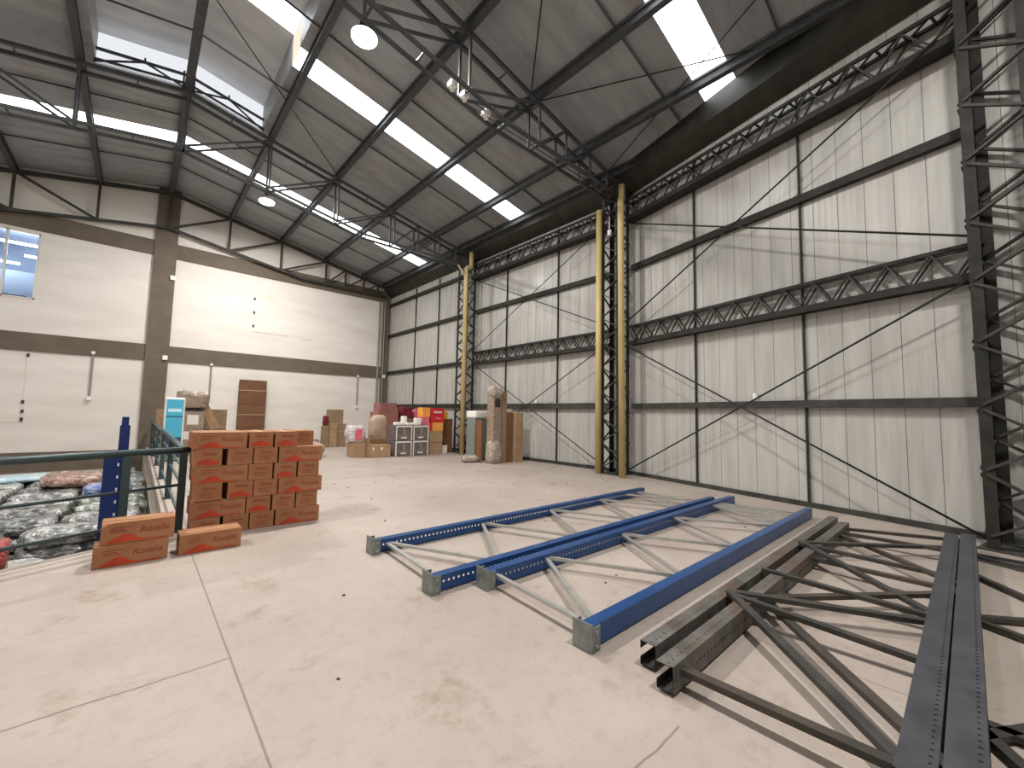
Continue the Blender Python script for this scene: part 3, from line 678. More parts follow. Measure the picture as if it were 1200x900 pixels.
frame('rack_frame', 'blue pallet rack frame lying beside the dark rusty uprights', 3.07, 1.85, 2.46, 8.45, 2.38, 8.38, BLUE, GALV, 0, 0,
      [(2.58, 2.50), (3.28, 2.55), (3.30, 3.92), (4.68, 3.94), (4.70, 5.32), (6.06, 5.34), (6.08, 6.80), (7.46, 6.82), (7.50, 7.5), (7.6, 7.75), (7.75, 8.0)], .125, .10, .145, True, muR=BLUEP)
frame('dark_rack_frame', 'worn dark rack frame with the outermost left upright, beside the blue frames', 1.44, .21, 2.52, 7.95, 2.45, 8.05, DARKU, DBR, 0, 0,
      [(3.72, 2.60), (3.68, 3.75), (3.72, 4.5), (4.51, 4.65), (5.88, 4.74), (5.79, 5.98), (5.84, 7.3)], .198, .105, .15, False, muR=DARKN, lip=.05, wr=.13, bw=.062, bh=.035, zbR=.13)
b = frame('dark_rack_frame', 'rust stained dark rack frame laid inside and partly over the outer one', 1.25, .06, 2.38, 7.6, 2.0, 7.95, DARKU, DBR2, 0, 0,
      [(2.51, 2.51), (4.0, 2.64), (4.02, 5.38), (5.55, 5.44), (7.0, 5.64), (7.15, 7.04), (7.45, 7.8)], .115, .105, .15, False, muR=DARKN, lip=.05, wr=.13, bw=.062, bh=.035)
frame('dark_rack_frame', 'dark rack frame at the right edge with loose braces showing beside its partner', .065, -1.25, 2.3, 7.7, 1.2, 7.8, DBR, DBR, 0, 0,
      [(7.5, 6.8), (7.6, 7.55), (6.6, 4.6), (5.15, 6.2), (5.1, 4.35), (3.2, 5.25), (3.35, 1.3), (3.4, 3.3)], .052, .06, .05, False, z0=.0, bw=.06, bh=.03)

b.rotation_euler.x = -.030; b.location.z = .024
# ------------------------------------------------------------------ cartons with red wave print
CW, CD, CH = .575, .285, .215
def text_mesh(s, size, shear=.25, depth=.0006):
    cu = bpy.data.curves.new('lettering', 'FONT'); cu.body = s; cu.size = size; cu.shear = shear; cu.extrude = depth; cu.offset = .0008
    o = bpy.data.objects.new('lettering', cu); C.objects.link(o)
    dg = bpy.context.evaluated_depsgraph_get(); dg.update(); me = bpy.data.meshes.new_from_object(o.evaluated_get(dg)); bpy.data.objects.remove(o); return me
TXT = text_mesh('Rosalia', .085); TXT.materials.append(PRINTB)
TXTS = text_mesh('Rosalia', .05); TXTS.materials.append(PRINTB)
def wave(w, h, kind):
    """red wave print, drawn on the XZ plane facing -Y, 1 mm proud"""
    m = MB(); n = 24; top = []; 
    for i in range(n+1):
        u = i/n
        if kind == 'long': t = h*(.14 + .86*math.exp(-((u-.30)/.19)**2)*(1 if u > .0 else 0) - .03*u) * (1 if u < .97 else .8); t = max(t, h*.13)
        else: t = h*(.72+.28*math.cos((u-.45)*5))
        top.append((u*w, t))
    for i in range(n):
        (a, ta), (b_, tb) = top[i], top[i+1]; m.add([(a, 0, 0), (b_, 0, 0), (b_, 0, tb), (a, 0, ta)], [(0, 1, 2, 3)])
    return m
def mesh_of(mb, name, mt):
    me = bpy.data.meshes.new(name); me.from_pydata([tuple(p) for p in mb.v], [], mb.f); me.materials.append(mt); return me
W_LONG = mesh_of(wave(.47, .085, 'long'), 'wave_print', PRINTR)
W_END = mesh_of(wave(.235, .075, 'end'), 'end_print', PRINTR)
lines = MB()
for i, (w_, z) in enumerate(((.14, .0), (.11, .022), (.15, .044))): lines.add([(0, 0, z), (w_, 0, z), (w_, 0, z+.008), (0, 0, z+.008)], [(0, 1, 2, 3)])
LINES = mesh_of(lines, 'small_print', PRINTB)
def child(name, me, parent, loc, rz=0):
    o = bpy.data.objects.new(name, me); C.objects.link(o); o.parent = parent; o.location = loc; o.rotation_euler = (0, 0, rz); return o
def child_text(name, me, parent, loc, rz=0):
    o = child(name, me, parent, loc, rz); o.rotation_euler = (PI/2, 0, rz); return o
def carton_mesh(cw, cd, ch, nm='carton', mt=None, dent=0):
    m = MB(); m.box((-cw/2, -cd/2, 0), (cw/2, cd/2, ch)); me = mesh_of(m, nm, mt or CARD); return me
CMESH = carton_mesh(CW, CD, CH)
def dented_mesh():
    m = MB(); a, b_, c = CW/2, CD/2, CH; k_ = .06
    vs = [(-a, -b_, 0), (a, -b_, 0), (a, b_, 0), (-a, b_, 0), (a, -b_, c), (a, b_, c), (-a, b_, c), (-a+k_, -b_, c), (-a, -b_+k_, c), (-a, -b_, c-k_*.8), (-a+.015, -b_+.015, c-.03)]
    m.add(vs, [(0, 3, 2, 1), (4, 5, 6, 8, 10, 7), (0, 1, 4, 7, 10, 9), (1, 2, 5, 4), (2, 3, 6, 5), (3, 0, 9, 10, 8, 6)])
    return mesh_of(m, 'carton', CARD)
def make_carton(kind):
    o = bpy.data.objects.new('carton', CMESH); C.objects.link(o)
    b_ = o.modifiers.new('edge', 'BEVEL'); b_.width = .006; b_.segments = 2
    e = .0012
    child('wave_print', W_LONG, o, (-CW/2+.05, -CD/2-e, .012)); child_text('brand_lettering', TXT, o, (.0, -CD/2-e, .095)); child('small_print', LINES, o, (-CW/2+.07, -CD/2-e, .115))
    for s in (-1, 1):
        rz = -PI/2 if s < 0 else PI/2
        if kind == 0: child('end_print', W_END, o, (s*(CW/2+e), -s*.1175, .018), rz)
        else: child('small_print', LINES, o, (s*(CW/2+e), .09 if s < 0 else -.09, .05), rz)
        child_text('brand_lettering', TXTS, o, (s*(CW/2+e), .06 if s < 0 else -.06, .14), rz)
    tp = MB().box((-CW/2+.002, -.024, CH), (CW/2-.002, .024, CH+.0012)); child('packing_tape', mesh_of(tp, 'packing_tape', TAPE), o, (0, 0, 0))
    return o
protos = [make_carton(0), make_carton(1)]; used = [False, False]
def put_carton(x, y, z, rz, kind, label, group):
    if not used[kind]: o = protos[kind]; used[kind] = True
    else: o = copy_tree(protos[kind])
    o.location = (x, y, z); o.rotation_euler = (0, 0, rz); tag(o, label, 'box', group); return o
rown = ['bottom', 'second', 'third', 'fourth', 'fifth', 'top']; SY = 6.52
rows = [  # x0, 'L' long face / 'E' end on, variant
  [(.60, 'E', 1), (.92, 'E', 1), (1.22, 'E', 1), (1.52, 'L', 0)],
  [(.58, 'L', 0), (1.165, 'E', 0), (1.47, 'E', 1), (1.78, 'E', 1)],
  [(.60, 'E', 1), (.94, 'E', 0), (1.235, 'E', 1), (1.54, 'L', 1)],
  [(.58, 'L', 0), (1.165, 'E', 1), (1.47, 'E', 0), (1.775, 'E', 1)],
  [(.57, 'E', 0), (.92, 'E', 1), (1.22, 'E', 1), (1.52, 'L', 0)],
  [(.545, 'L', 0), (1.15, 'E', 0), (1.46, 'E', 0)]]
gg = 'cartons with a red wave print in the stack'
posn = ['far left', 'left middle', 'right middle', 'far right']
for r_, row in enumerate(rows):
    z = r_*(CH+.002)
    for i, (x0, k_, kind) in enumerate(row):
        dx, dy = random.uniform(-.004, .004), random.uniform(-.008, .010); lab = 'red printed carton in the carton wall, %s row, %s place%s'
        if k_ == 'L':
            put_carton(x0+CW/2+dx, SY+CD/2+dy, z, random.uniform(-.006, .006), kind, lab % (rown[r_], posn[i], ', long side forward'), gg)
            put_carton(x0+CW/2, SY+CD*1.5+.012, z, 0, kind, 'red printed carton directly behind the long carton in the %s row of the carton wall' % rown[r_], gg)
        else:
            put_carton(x0+CD/2+dx, SY+CW/2+dy, z, PI/2+random.uniform(-.006, .006), kind, lab % (rown[r_], posn[i], ', short end forward'), gg)
put_carton(1.90, SY+.26+CW/2, 5*(CH+.002), PI/2, 1, 'brown carton set back at the right end of the top row of the carton wall', gg)
gl = 'loose cartons in front of the railing'
put_carton(.055, 5.96, 0, .02, 0, 'lower of the two stacked cartons in front of the railing corner', gl)
dn = put_carton(.10, 5.97, CH+.003, -.01, 0, 'upper of the two stacked cartons in front of the railing, its corner dented', gl)
put_carton(.72, 5.96, 0, .015, 0, 'single brown carton with red wave lying on the floor beside the carton wall', gl)

dn.data = dented_mesh()
for ch in list(dn.children):
    if ch.location.x < -CW/2: ch.location.x -= 0
# ------------------------------------------------------------------ railing
def Rl(t, z): p = edge_pt(t) + V((.12, -.0, 0)) + V((-.02, .03, 0)); return V((p.x, p.y, z))
rr_ = empty('railing', (.5, 6.98, 0), 'teal grey steel railing around the floor opening', 'railing')
cor = V((.50, 6.98, 0)); dl = V((-.909, -.418, 0))
def fr(t, z): q = cor+dl*t; return V((q.x, q.y, z))
MB().tube(fr(-.06, 1.05), fr(3.2, 1.05), .042, 16).build('top_rail', RAIL, rr_, smooth=True)
MB().tube((.50, 6.98, 1.05), (.50, 21.9, 1.05), .042, 16).build('top_rail', RAIL, rr_, smooth=True)
for z in (.60, .20):
    MB().tube(fr(0, z), fr(3.2, z), .018, 10).build('mid_rail', RAIL, rr_, smooth=True); MB().tube((.50, 6.98, z), (.50, 21.9, z), .018, 10).build('mid_rail', RAIL, rr_, smooth=True)
MB().tube((.50, 6.98, .82), (.50, 21.9, .82), .016, 10).build('mid_rail', RAIL, rr_, smooth=True)
for q in [fr(0, 0), fr(.60, 0), fr(2.4, 0)] + [V((.50, y, 0)) for y in (9.6, 12.3, 15.2, 18.2, 21.3)]:
    mb = MB().box((q.x-.04, q.y-.04, 0), (q.x+.04, q.y+.04, 1.03)); mb.box((q.x-.07, q.y-.07, 0), (q.x+.07, q.y+.07, .012)); mb.build('railing_post', RAIL, rr_)

# blue upright standing behind the railing
root = empty('standing_rack_upright', (-.13, 7.86, -.74), 'navy blue rack upright standing behind the railing in the opening', 'rack upright')
def vup(x0, x1, y, z0, z1, h0):
    t = .006; P_ = [(x0, y), (x1, y), (x1, y+.09), (x1-.02, y+.09), (x1-.02, y+.09-t), (x1-t, y+.09-t), (x1-t, y+t), (x0+t, y+t), (x0+t, y+.09-t), (x0+.02, y+.09-t), (x0+.02, y+.09), (x0, y+.09)]
    m = MB(); n = len(P_); m.add([(a, b, z0) for a, b in P_]+[(a, b, z1) for a, b in P_], [(i, (i+1) % n, n+(i+1) % n, n+i) for i in range(n)] + [tuple(range(n))[::-1], tuple(range(n, 2*n))]); return m
vup(-.29, -.12, 7.97, -.74, 1.00, 0).build('upright', NAVY, root)
vup(-.16, -.05, 8.08, -.74, 1.34, 0).build('upright', NAVY, root)
MB().box((-.145, 8.08, 1.34), (-.07, 8.17, 1.46)).build('top_bracket', NAVY, root)
for i in range(5): MB().box((-.15, 7.965, .10+i*.17), (-.13, 7.971, .14+i*.17)).build('slot', WHITE, root)

# ------------------------------------------------------------------ wrapped bundles in the opening
def pillow(name, lx, ly, lz, mt, seed, amp=.035, nx=18, ny=12):
    m = MB(); rnd = random.Random(seed); off = V((rnd.random()*50, rnd.random()*50, rnd.random()*50)); vs = []; fs = []
    N_, M_ = 28, 12
    for j in range(M_+1):
        ph = -PI/2 + PI*j/M_
        for i in range(N_):
            t = 2*PI*i/N_
            def sp(c, e): return math.copysign(abs(c)**e, c)
            x = sp(math.cos(ph), .45)*sp(math.cos(t), .42); y_ = sp(math.cos(ph), .45)*sp(math.sin(t), .42); z_ = sp(math.sin(ph), .62)
            p_ = V((x*lx/2, y_*ly/2, z_*lz/2)); q = p_*5+off
            p_ += V((x, y_, z_*1.2))*(noise.noise(q)*amp + noise.noise(q*2.7)*amp*.6)
            vs.append(p_+V((0, 0, lz/2)))
    for j in range(M_):
        for i in range(N_): fs.append((j*N_+i, j*N_+(i+1) % N_, (j+1)*N_+(i+1) % N_, (j+1)*N_+i))
    me = bpy.data.meshes.new(name); me.from_pydata([tuple(v_) for v_ in vs], [], fs); me.materials.append(mt)
    for p_ in me.polygons: p_.use_smooth = True
    return me
gw = 'plastic wrapped bundles in the floor opening'
bases = [('grey', W_GREY), ('dark', W_DARK), ('pale', W_LIGHT), ('olive green', W_GREEN)]
PM = {}
for n_, mt in bases:
    for s_ in range(3): PM[(n_, s_)] = pillow('bundle', .92, .66, .225, mt, len(n_)*7+s_*13, .04)
def put_bundle(me, x, y, z, rz, label, name='wrapped_bundle', sc=1):
    o = bpy.data.objects.new(name, me); C.objects.link(o); o.location = (x, y, z); o.rotation_euler = (0, 0, rz); o.scale = (sc, sc, 1); tag(o, label, 'bundle', gw); return o
lay = ['bottom', 'second', 'third', 'fourth', 'topmost']
# front stacks
cols = [(-.17, 'beside the blue upright'), (-1.10, 'left of the blue upright'), (-2.03, 'at the left edge of the photo')]
seq = [1, 0, 3, 0, 2, 1, 3, 0, 2, 0, 1, 3, 0, 2, 3, 0, 1]
ii = 0; TH_ = .205
for c_, (x, n1) in enumerate(cols):
    y = 7.42 - .38*c_*.9
    nl = 5 if c_ else 4
    for l_ in range(nl):
        cn, mt = bases[seq[ii % len(seq)]]; ii += 1
        z = -1.2 + l_*TH_
        put_bundle(PM[(cn, ii % 3)], x + random.uniform(-.05, .05), y + random.uniform(-.03, .03), z, random.uniform(-.12, .12), '%s film-wrapped bundle, %s in the front stack %s' % (cn, lay[l_] if l_ < nl-1 else 'topmost', n1))
rown2 = ['second', 'third', 'fourth', 'fifth', 'sixth', 'seventh', 'eighth', 'ninth']
for r_ in range(8):
    y = 8.72 + r_*.86
    ncol = 3 if r_ < 4 else 4
    for c_ in range(ncol):
        x = -.24 - c_*.97 + random.uniform(-.05, .05); nl = 3
        if r_ == 0 and c_ == 0: x = -.62; 
        if r_ == 0 and c_ > 0: x -= .45
        for l_ in range(nl):
            cn, mt = bases[seq[(ii*5+r_) % len(seq)]]; ii += 1
            z = -.74 + l_*TH_
            put_bundle(PM[(cn, ii % 3)], x+random.uniform(-.03, .03), y+random.uniform(-.03, .03), z, random.uniform(-.1, .1),
                       '%s film-wrapped bundle, %s layer, %s row behind railing, %s from slab edge' % (cn, ['bottom', 'middle', 'top'][l_], rown2[r_], ['nearest', 'second', 'third', 'fourth'][c_]))
put_bundle(pillow('bundle', .55, .5, .62, W_RED, 91, .05), -1.05, 6.62, -.74+.0, .1, 'red wrapped bundle at the left edge, in front of the grey stacks', 'red_bundle')
bpy.data.objects['red_bundle'].location = (-1.10, 6.72, -.17)
bpy.data.objects['red_bundle'].scale = (.8, .6, .62)
put_bundle(pillow('bundle', 1.3, .7, .28, W_ORNG, 92, .05), -.75, 13.1, -.13, .1, 'brown and orange wrapped bundle lying on top at the back of the opening', 'patterned_bundle')
put_bundle(pillow('bundle', .7, .6, .24, W_BLUE, 93, .04), -.32, 11.4, -.13, .0, 'blue wrapped bundle lying on top behind the blue upright', 'blue_bundle')
put_bundle(pillow('bundle', 1.1, .9, .12, W_SKY, 94, .02), -1.75, 14.6, -.13, .15, 'pale blue flat bundle lying on top at the back of the opening', 'pale_blue_bundle')

# ------------------------------------------------------------------ goods at the back
def box_obj(name, lo, hi, mt, label, cat='box', group=None, rz=0, bevel=.008, parent=None):
    cx, cy = (lo[0]+hi[0])/2, (lo[1]+hi[1])/2; m = MB().box((lo[0]-cx, lo[1]-cy, 0), (hi[0]-cx, hi[1]-cy, hi[2]-lo[2]))
    o = m.build(name, mt, bevel=bevel)
    o.location = (cx, cy, lo[2]); o.rotation_euler = (0, 0, rz)
    if parent is None: tag(o, label, cat, group)
    return o
def sub(name, lo, hi, mt, par, bevel=0):
    """part given in its thing's local metres"""
    m = MB().box(lo, hi); o = m.build(name, mt, par, origin=(0, 0, 0), bevel=bevel); return o
# tall brown board on the back wall
o = box_obj('tall_cardboard_pack', (3.36, DY-.30, 0), (4.43, DY-.10, 2.95), CARDD, 'tall dark brown cardboard pack leaning on the white back wall', bevel=.015)
o.data.materials[0] = card('brown_sheet_cardboard', (.14, .07, .04), (.18, .095, .055))
for i, z in enumerate((.8, 1.35, 1.85, 2.45)): sub('tape_band', (-.545, -.115, z), (.545, .115, z+.035), TAPE if i % 2 else CARDD, o)
# dark low things behind carton wall
tag(MB().box((2.6, 19.6, 0), (3.3, 20.6, .55)).build('low_crate', CARDG, origin=(2.95, 20, 0)), 'low brown crate partly hidden behind the carton wall', 'box')
me = pillow('bundle', 1.5, 1.0, .62, BEIGE, 33, .05); o = put_bundle(me, 3.6, 16.9, 0, .2, 'beige cloth covered heap showing just above the carton wall', 'covered_heap'); o['group'] = 'covered heaps'; o['category'] = 'heap'
me = pillow('bundle', 1.1, .9, .5, BEIGE, 35, .05); o = put_bundle(me, 4.45, 15.6, 0, .1, 'beige cloth covered heap at the right end behind the carton wall', 'covered_heap'); o['group'] = 'covered heaps'; o['category'] = 'heap'
# cyan display cabinet by the railing
root = empty('display_cabinet', (.86, 16.2, 0), 'cyan and navy display cabinet with white frame beside the railing', 'cabinet')
m = MB().box((.62, 16.2, .05), (1.10, 16.65, 1.92)); m.build('body', WHITE, root, bevel=.04)
MB().box((.66, 16.19, .72), (1.06, 16.2, 1.86)).build('upper_face', CYAN, root); MB().box((.66, 16.19, .10), (1.06, 16.2, .72)).build('lower_face', NAVYF, root)
MB().box((.70, 16.183, 1.48), (1.02, 16.19, 1.58)).build('logo_strip', CYLT, root); MB().box((.66, 16.183, 1.33), (1.06, 16.19, 1.36)).build('shelf_line', NAVYF, root)
for z in (.22, .34, .46, .58): MB().box((.80, 16.183, z), (.92, 16.19, z+.09)).build('lettering_block', CYLT, root)
for x in (.68, 1.04): MB().tube((x, 16.4, 0), (x, 16.4, .06), .03, 10).build('foot', DKPLAST, root)
MB().tube((.63, 16.62, 1.9), (.63, 16.62, 2.05), .012, 8).build('rod', WHITE, root)
# wrapped boxes and bag behind it
o = box_obj('wrapped_box', (1.12, 17.8, 0), (1.75, 18.4, 1.55), W_BRN, 'brown box wrapped in film behind the cyan cabinet'); sub('paper_label', (-.15, -.306, 1.05), (.16, -.301, 1.38), WHITEP, o); sub('paper_label', (-.22, -.306, .55), (.12, -.301, .82), WHITEP, o); sub('black_lid', (-.32, -.31, 1.50), (.28, .30, 1.56), DKPLAST, o)
me = pillow('bundle', .85, .6, .62, W_BRN, 41, .06); o = put_bundle(me, 1.42, 18.1, 1.57, .1, 'film wrapped bag of cardboard on top of the wrapped box', 'film_wrapped_bag'); o['category'] = 'bag'; o['group'] = 'film wrapped bags'
o = box_obj('cardboard_box', (1.85, 18.9, 0), (2.55, 19.4, 1.58), CARDG, 'greyish brown tall box right of the wrapped box'); sub('tape_band', (-.352, -.252, .9), (.352, .252, .94), TAPE, o)
m = MB().box((-.12, -.03, -.42), (.16, .03, .42)); o = m.build('cardboard_flap', CARDT); o.location = (1.93, 18.2, 1.28); o.rotation_euler = (0, -.45, .1); tag(o, 'tilted cardboard piece leaning against the wrapped box', 'cardboard')
o = box_obj('cardboard_box', (.52, 19.5, 0), (.95, 19.9, 1.55), CARDG, 'narrow brown box in front of the brown pillar, left of the cyan cabinet')
# pile at y 19
o = box_obj('cardboard_box', (6.45, 19.3, 1.05), (7.05, 19.8, 1.68), CARDG, 'grey brown box on top of the tied cartons near the back wall')
o = box_obj('tied_carton', (6.42, 19.1, 0), (6.74, 19.8, 1.05), CARDT, 'left tied tan carton under the grey brown box'); sub('tape_band', (-.163, -.353, .3), (.163, .353, .34), TAPE, o)
o = box_obj('tied_carton', (6.76, 19.15, 0), (7.15, 19.75, 1.05), CARDG, 'right tied tan carton under the grey brown box'); sub('tape_band', (-.197, -.303, .7), (.197, .303, .74), TAPE, o)
me = pillow('bundle', .22, .22, .45, MAROON, 51, .03); o = put_bundle(me, 6.28, 19.3, .95, 0, 'dark red cloth hanging at the left of the tied cartons', 'red_cloth'); o['category'] = 'cloth'; o['group'] = 'cloths'; o.location.z = .95
box_obj('carton_stand', (6.16, 19.15, 0), (6.40, 19.5, .95), CARDG, 'narrow brown carton carrying the dark red cloth')
o = box_obj('flat_tray', (5.5, 19.0, 0), (6.14, 20.2, .10), DKPLAST, 'lower black flat tray on the floor near the back wall'); o = box_obj('flat_tray', (5.55, 19.4, .10), (6.1, 20.1, .34), GREYC, 'grey tray piled on the black flat tray')
# front group
def open_carton(lo, hi, mt, label, flaps=True, rz=0):
    o = box_obj('open_carton', lo, hi, mt, label, rz=rz); w_, d_ = (hi[0]-lo[0])/2, (hi[1]-lo[1])/2; h_ = hi[2]-lo[2]
    if flaps:
        m = MB().box((-.01, -d_, 0), (.0, d_, .26)); c = m.build('flap', mt, o, origin=(0, 0, 0)); c.location = (-w_, 0, h_-.01); c.rotation_euler = (0, -.25, 0)
        m = MB().box((-w_, 0, 0), (w_, .01, .24)); c = m.build('flap', mt, o, origin=(0, 0, 0)); c.location = (0, d_, h_-.01); c.rotation_euler = (.5, 0, 0)
    return o
open_carton((5.62, 14.45, 0), (6.12, 14.9, .50), CARDT, 'tan carton at the left end of the goods, under the pink and white bag', False)
o = open_carton((6.14, 14.1, 0), (6.90, 14.6, .44), CARDT, 'open tan carton with raised flaps in front of the goods')
sub('white_label', (-.30, -.256, .26), (-.24, -.251, .36), WHITEP, o); sub('white_label', (.0, -.256, .26), (.08, -.251, .36), WHITEP, o)
me = pillow('bundle', .62, .42, .62, W_WHITE, 61, .05); o = put_bundle(me, 5.83, 14.72, .50, .1, 'white and pink plastic bag on the tan carton', 'plastic_bag'); o['category'] = 'bag'; o['group'] = 'plastic bags'
m = MB().box((-.11, -.235, .12), (.15, -.20, .50)); m.build('pink_print', PINK, o, origin=(0, 0, 0), bevel=.02)
me = pillow('bundle', .62, .55, .98, BEIGE, 62, .05); o = put_bundle(me, 6.95, 15.35, .42, .1, 'beige rolled up cushion standing behind the open carton', 'rolled_cushion'); o['category'] = 'cushion'; o['group'] = 'cushions'; o.location.z = .5
box_obj('cardboard_box', (6.5, 15.0, 0), (7.3, 15.7, .52), CARDG, 'brown box carrying the rolled up cushion')
# grey appliance boxes 2x2
gb = 'grey appliance boxes with white edges'
for cx in (0, 1):
    for cz in (0, 1):
        x0 = 7.03 + cx*.70; z0 = cz*.57
        o = box_obj('appliance_box', (x0, 14.0, z0), (x0+.66, 14.6, z0+.56), GREYB, '%s %s grey appliance box with white edges' % (('lower', 'upper')[cz], ('left', 'right')[cx]), group=gb)
        for xx in (-.325, .285): sub('white_edge', (xx, -.306, .01), (xx+.04, -.300, .55), WHITEP, o)
        sub('white_edge', (-.30, -.305, .50), (.30, -.300, .55), WHITEP, o); sub('printed_motif', (-.05, -.305, .22), (.05, -.300, .46), CARDG, o); sub('white_lettering', (-.12, -.305, .09), (.10, -.300, .14), WHITEP, o); sub('printed_line', (-.22, -.305, .17), (.20, -.300, .20), CARDG, o)
# items on the grey boxes
for x, y, w_, h_, l in ((7.22, 14.2, .34, .12, 'flat white package on the left grey box'), (7.50, 14.35, .16, .34, 'white bottle shaped package on the grey boxes'), (7.66, 14.18, .34, .10, 'low white package at the middle of the grey boxes'), (8.05, 14.3, .24, .28, 'white pack at the right on the grey boxes')):
    box_obj('white_package', (x-w_/2, y-.12, 1.13), (x+w_/2, y+.12, 1.13+h_), WHITE, l, 'package', 'white packages on the grey boxes', bevel=.03)
o = box_obj('pink_pack', (8.28, 14.15, 1.13-1.13), (8.46, 14.7, 1.10), card('dark_red_strip', (.34, .025, .03), (.42, .05, .05)), 'narrow dark red carton standing right of the grey boxes')
box_obj('pink_pack', (8.25, 14.2, 1.10), (8.52, 14.7, 1.44), PINK, 'pink pack on the narrow dark red carton')
for z, l in ((0, 'lower tan carton right of the grey boxes'), (.46, 'upper tan carton right of the grey boxes')):
    o = box_obj('cardboard_box', (8.50, 14.15, z), (9.12, 14.7, z+.45), CARDT, l, group='plain tan cartons'); sub('tape_band', (-.312, -.278, .2), (.312, .278, .22), TAPE, o)
o = box_obj('printed_carton', (8.56, 14.2, .91), (9.16, 14.7, 1.24), ORNG, 'orange and red carton above the tan cartons'); sub('red_side', (-.305, -.256, 0), (-.20, -.251, .33), REDP, o)
o = box_obj('printed_carton', (8.62, 14.2, 1.25), (9.20, 14.7, 1.80), REDP, 'bright red carton with white lettering, topmost in its stack')
for i in range(4): sub('white_lettering', (-.20+i*.10, -.256, .36), (-.13+i*.10, -.251, .44), WHITEP, o)
sub('white_lettering', (-.12, -.256, .12), (.12, -.251, .20), PINK, o)
box_obj('orange_carton', (8.24, 14.25, 1.45), (8.58, 14.65, 1.82), ORNG, 'orange carton left of the bright red carton')
o = box_obj('cardboard_box', (9.22, 14.6, 0), (9.88, 15.3, 1.38), CARDD, 'large dark brown box right of the red cartons')
box_obj('yellow_carton', (9.20, 14.75, 1.38), (9.72, 15.2, 1.68), YELC, 'yellow carton on the large dark brown box')
box_obj('paper_bag', (9.12, 14.25, 0), (9.42, 14.45, .32), WHITEP, 'small white paper bag on the floor before the dark brown box', 'bag')
# back layer of piled goods
box_obj('cardboard_box', (7.4, 16.4, 0), (8.3, 17.2, 1.62), card('pinkish_brown_carton', (.30, .12, .10), (.36, .16, .13)), 'stack sized pinkish brown box in front of the corner pillar')
o = box_obj('pinkish_carton', (7.5, 16.45, 1.62), (8.25, 17.1, 2.0), card('rose_brown_carton', (.26, .11, .10), (.34, .17, .15)), 'rose brown carton topmost in front of the corner pillar')
for i, (x, w_, mt, z1, l) in enumerate(((8.75, .55, MAROON, 1.85, 'maroon pack on the back layer beside the rose brown carton'), (9.35, .5, PINK, 1.75, 'pink pack on the back layer of goods'), (9.9, .42, YELC, 1.70, 'yellow green pack on the back layer of goods'))):
    box_obj('back_box', (x-w_/2, 16.4, 0), (x+w_/2, 17.0, 1.35), CARDG, ('brown box under the maroon pack', 'brown box under the pink pack', 'brown box under the yellow green pack')[i], group='brown boxes in the back layer')
    box_obj('soft_pack', (x-w_/2+.03, 16.42, 1.35), (x+w_/2-.03, 16.95, z1), mt, l, 'pack', bevel=.05)
# goods beside far column
root = empty('refrigerator', (8.98, 11.7, 0), 'grey green cabinet with a white top beside the far column', 'cabinet')
MB().box((8.72, 11.5, .03), (9.30, 12.0, 1.45)).build('body', FRIDGE, root, bevel=.015); MB().box((8.70, 11.46, 1.46), (9.34, 12.02, 1.72)).build('top_lid', WHITE, root, bevel=.05)
for x in (8.78, 9.24): MB().box((x-.03, 11.6, 0), (x+.03, 11.66, .03)).build('foot', DKPLAST, root)
o = box_obj('wrapped_package', (8.62, 10.40, 0), (8.98, 10.75, 2.40), W_BRN, 'tall narrow package wrapped in film, standing alone', rz=.0, bevel=.03)
me = pillow('bundle', .42, .42, .34, W_CLR, 71, .06); c = child('film_top', me, o, (-.02, -.04, 2.18)); me = pillow('bundle', .43, .42, .8, W_CLR, 72, .03); c = child('film_skirt', me, o, (0, 0, .0)); sub('dark_opening', (-.12, -.182, 1.85), (.10, -.176, 2.12), DKPLAST, o, .0)
o = box_obj('tall_carton', (9.00, 10.42, 0), (9.22, 10.85, 2.38), CARDG, 'tall flat carton right behind the film wrapped package')
o = box_obj('tall_carton', (9.34, 10.55, 0), (9.62, 10.95, 1.68), CARDD, 'dark brown tall carton between the wrapped package and the tan one')
o.data.materials[0] = card('dark_brown_carton', (.22, .12, .06), (.27, .15, .08))  # brown set for this carton alone
o = box_obj('tall_carton', (9.64, 10.42, 0), (10.00, 10.80, 1.68), CARDT, 'tan tall carton at the right of the group near the far column')
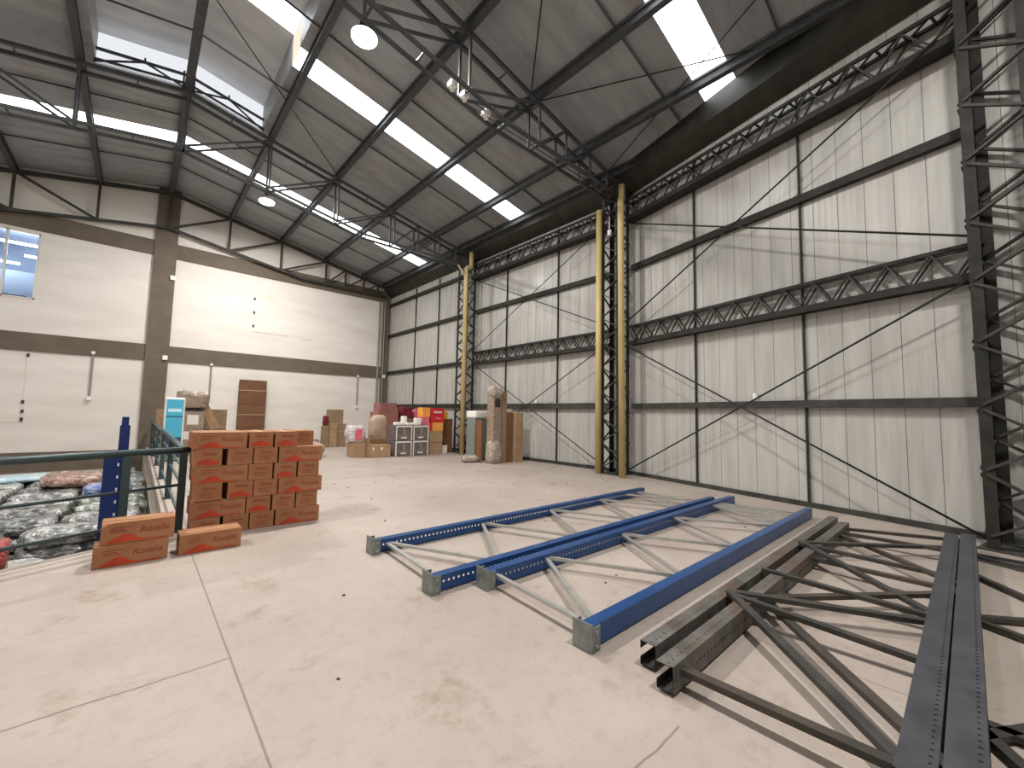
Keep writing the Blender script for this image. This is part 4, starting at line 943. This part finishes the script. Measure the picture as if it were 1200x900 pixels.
box_obj('small_pack', (9.36, 10.6, 1.68), (9.60, 10.85, 1.80), WHITEP, 'small pale pack on top of the dark brown tall carton', 'pack')
me = pillow('bundle', .62, .40, .22, W_CLR, 73, .05); o = put_bundle(me, 8.36, 11.25, 0, -.3, 'clear plastic bag lying on the floor before the yellow pipe', 'plastic_bag'); o['category'] = 'bag'; o['group'] = 'plastic bags'
# short brown board leaning in front of the package's left
o = box_obj('thin_board', (8.54, 10.9, 0), (8.585, 11.2, 1.40), CARDD, 'thin brown board left of the film wrapped package', 'board')

# crumbs on the floor
m = MB(); rnd = random.Random(5)
for i in range(60):
    if i < 22: x, y = rnd.uniform(7.2, 9.5), rnd.uniform(6.0, 8.2)
    else: x, y = rnd.uniform(.8, 8), rnd.uniform(1.0, 11)
    s = rnd.uniform(.004, .016); M_ = Matrix.Translation((x, y, 0)) @ Matrix.Rotation(rnd.random()*3, 4, 'Z')
    m.box((-s, -s*.7, 0), (s, s*.7, s*.7), M_)
o = m.build('concrete_crumbs', DIRT); tag(o, 'small dark crumbs scattered over the concrete floor', 'debris', kind='stuff')

# ------------------------------------------------------------------ light, world, camera
wd = bpy.data.worlds.new('sky'); S.world = wd; wd.use_nodes = True
wd.node_tree.nodes['Background'].inputs[0].default_value = (.75, .85, 1, 1); wd.node_tree.nodes['Background'].inputs[1].default_value = 1.0
cam = bpy.data.cameras.new('camera'); co = bpy.data.objects.new('camera', cam); C.objects.link(co); S.camera = co
cam.sensor_width = 36; cam.lens = 483.676/1200*36; cam.clip_start = .05; cam.clip_end = 200
Rr = V((0.7403839, -0.6718759, 0.0203568)); Dn = V((0.0652730, 0.0417212, -0.9969949)); Fw = V((0.6690075, 0.7394877, 0.0747451))
Mx = Matrix(((Rr.x, -Dn.x, -Fw.x, 0), (Rr.y, -Dn.y, -Fw.y, 0), (Rr.z, -Dn.z, -Fw.z, 1.6), (0, 0, 0, 1)))
co.matrix_world = Mx
S.view_settings.view_transform = 'Standard'; S.view_settings.look = 'None'; S.view_settings.gamma = 1; S.view_settings.use_curve_mapping = False
S.view_settings.exposure = 0.09
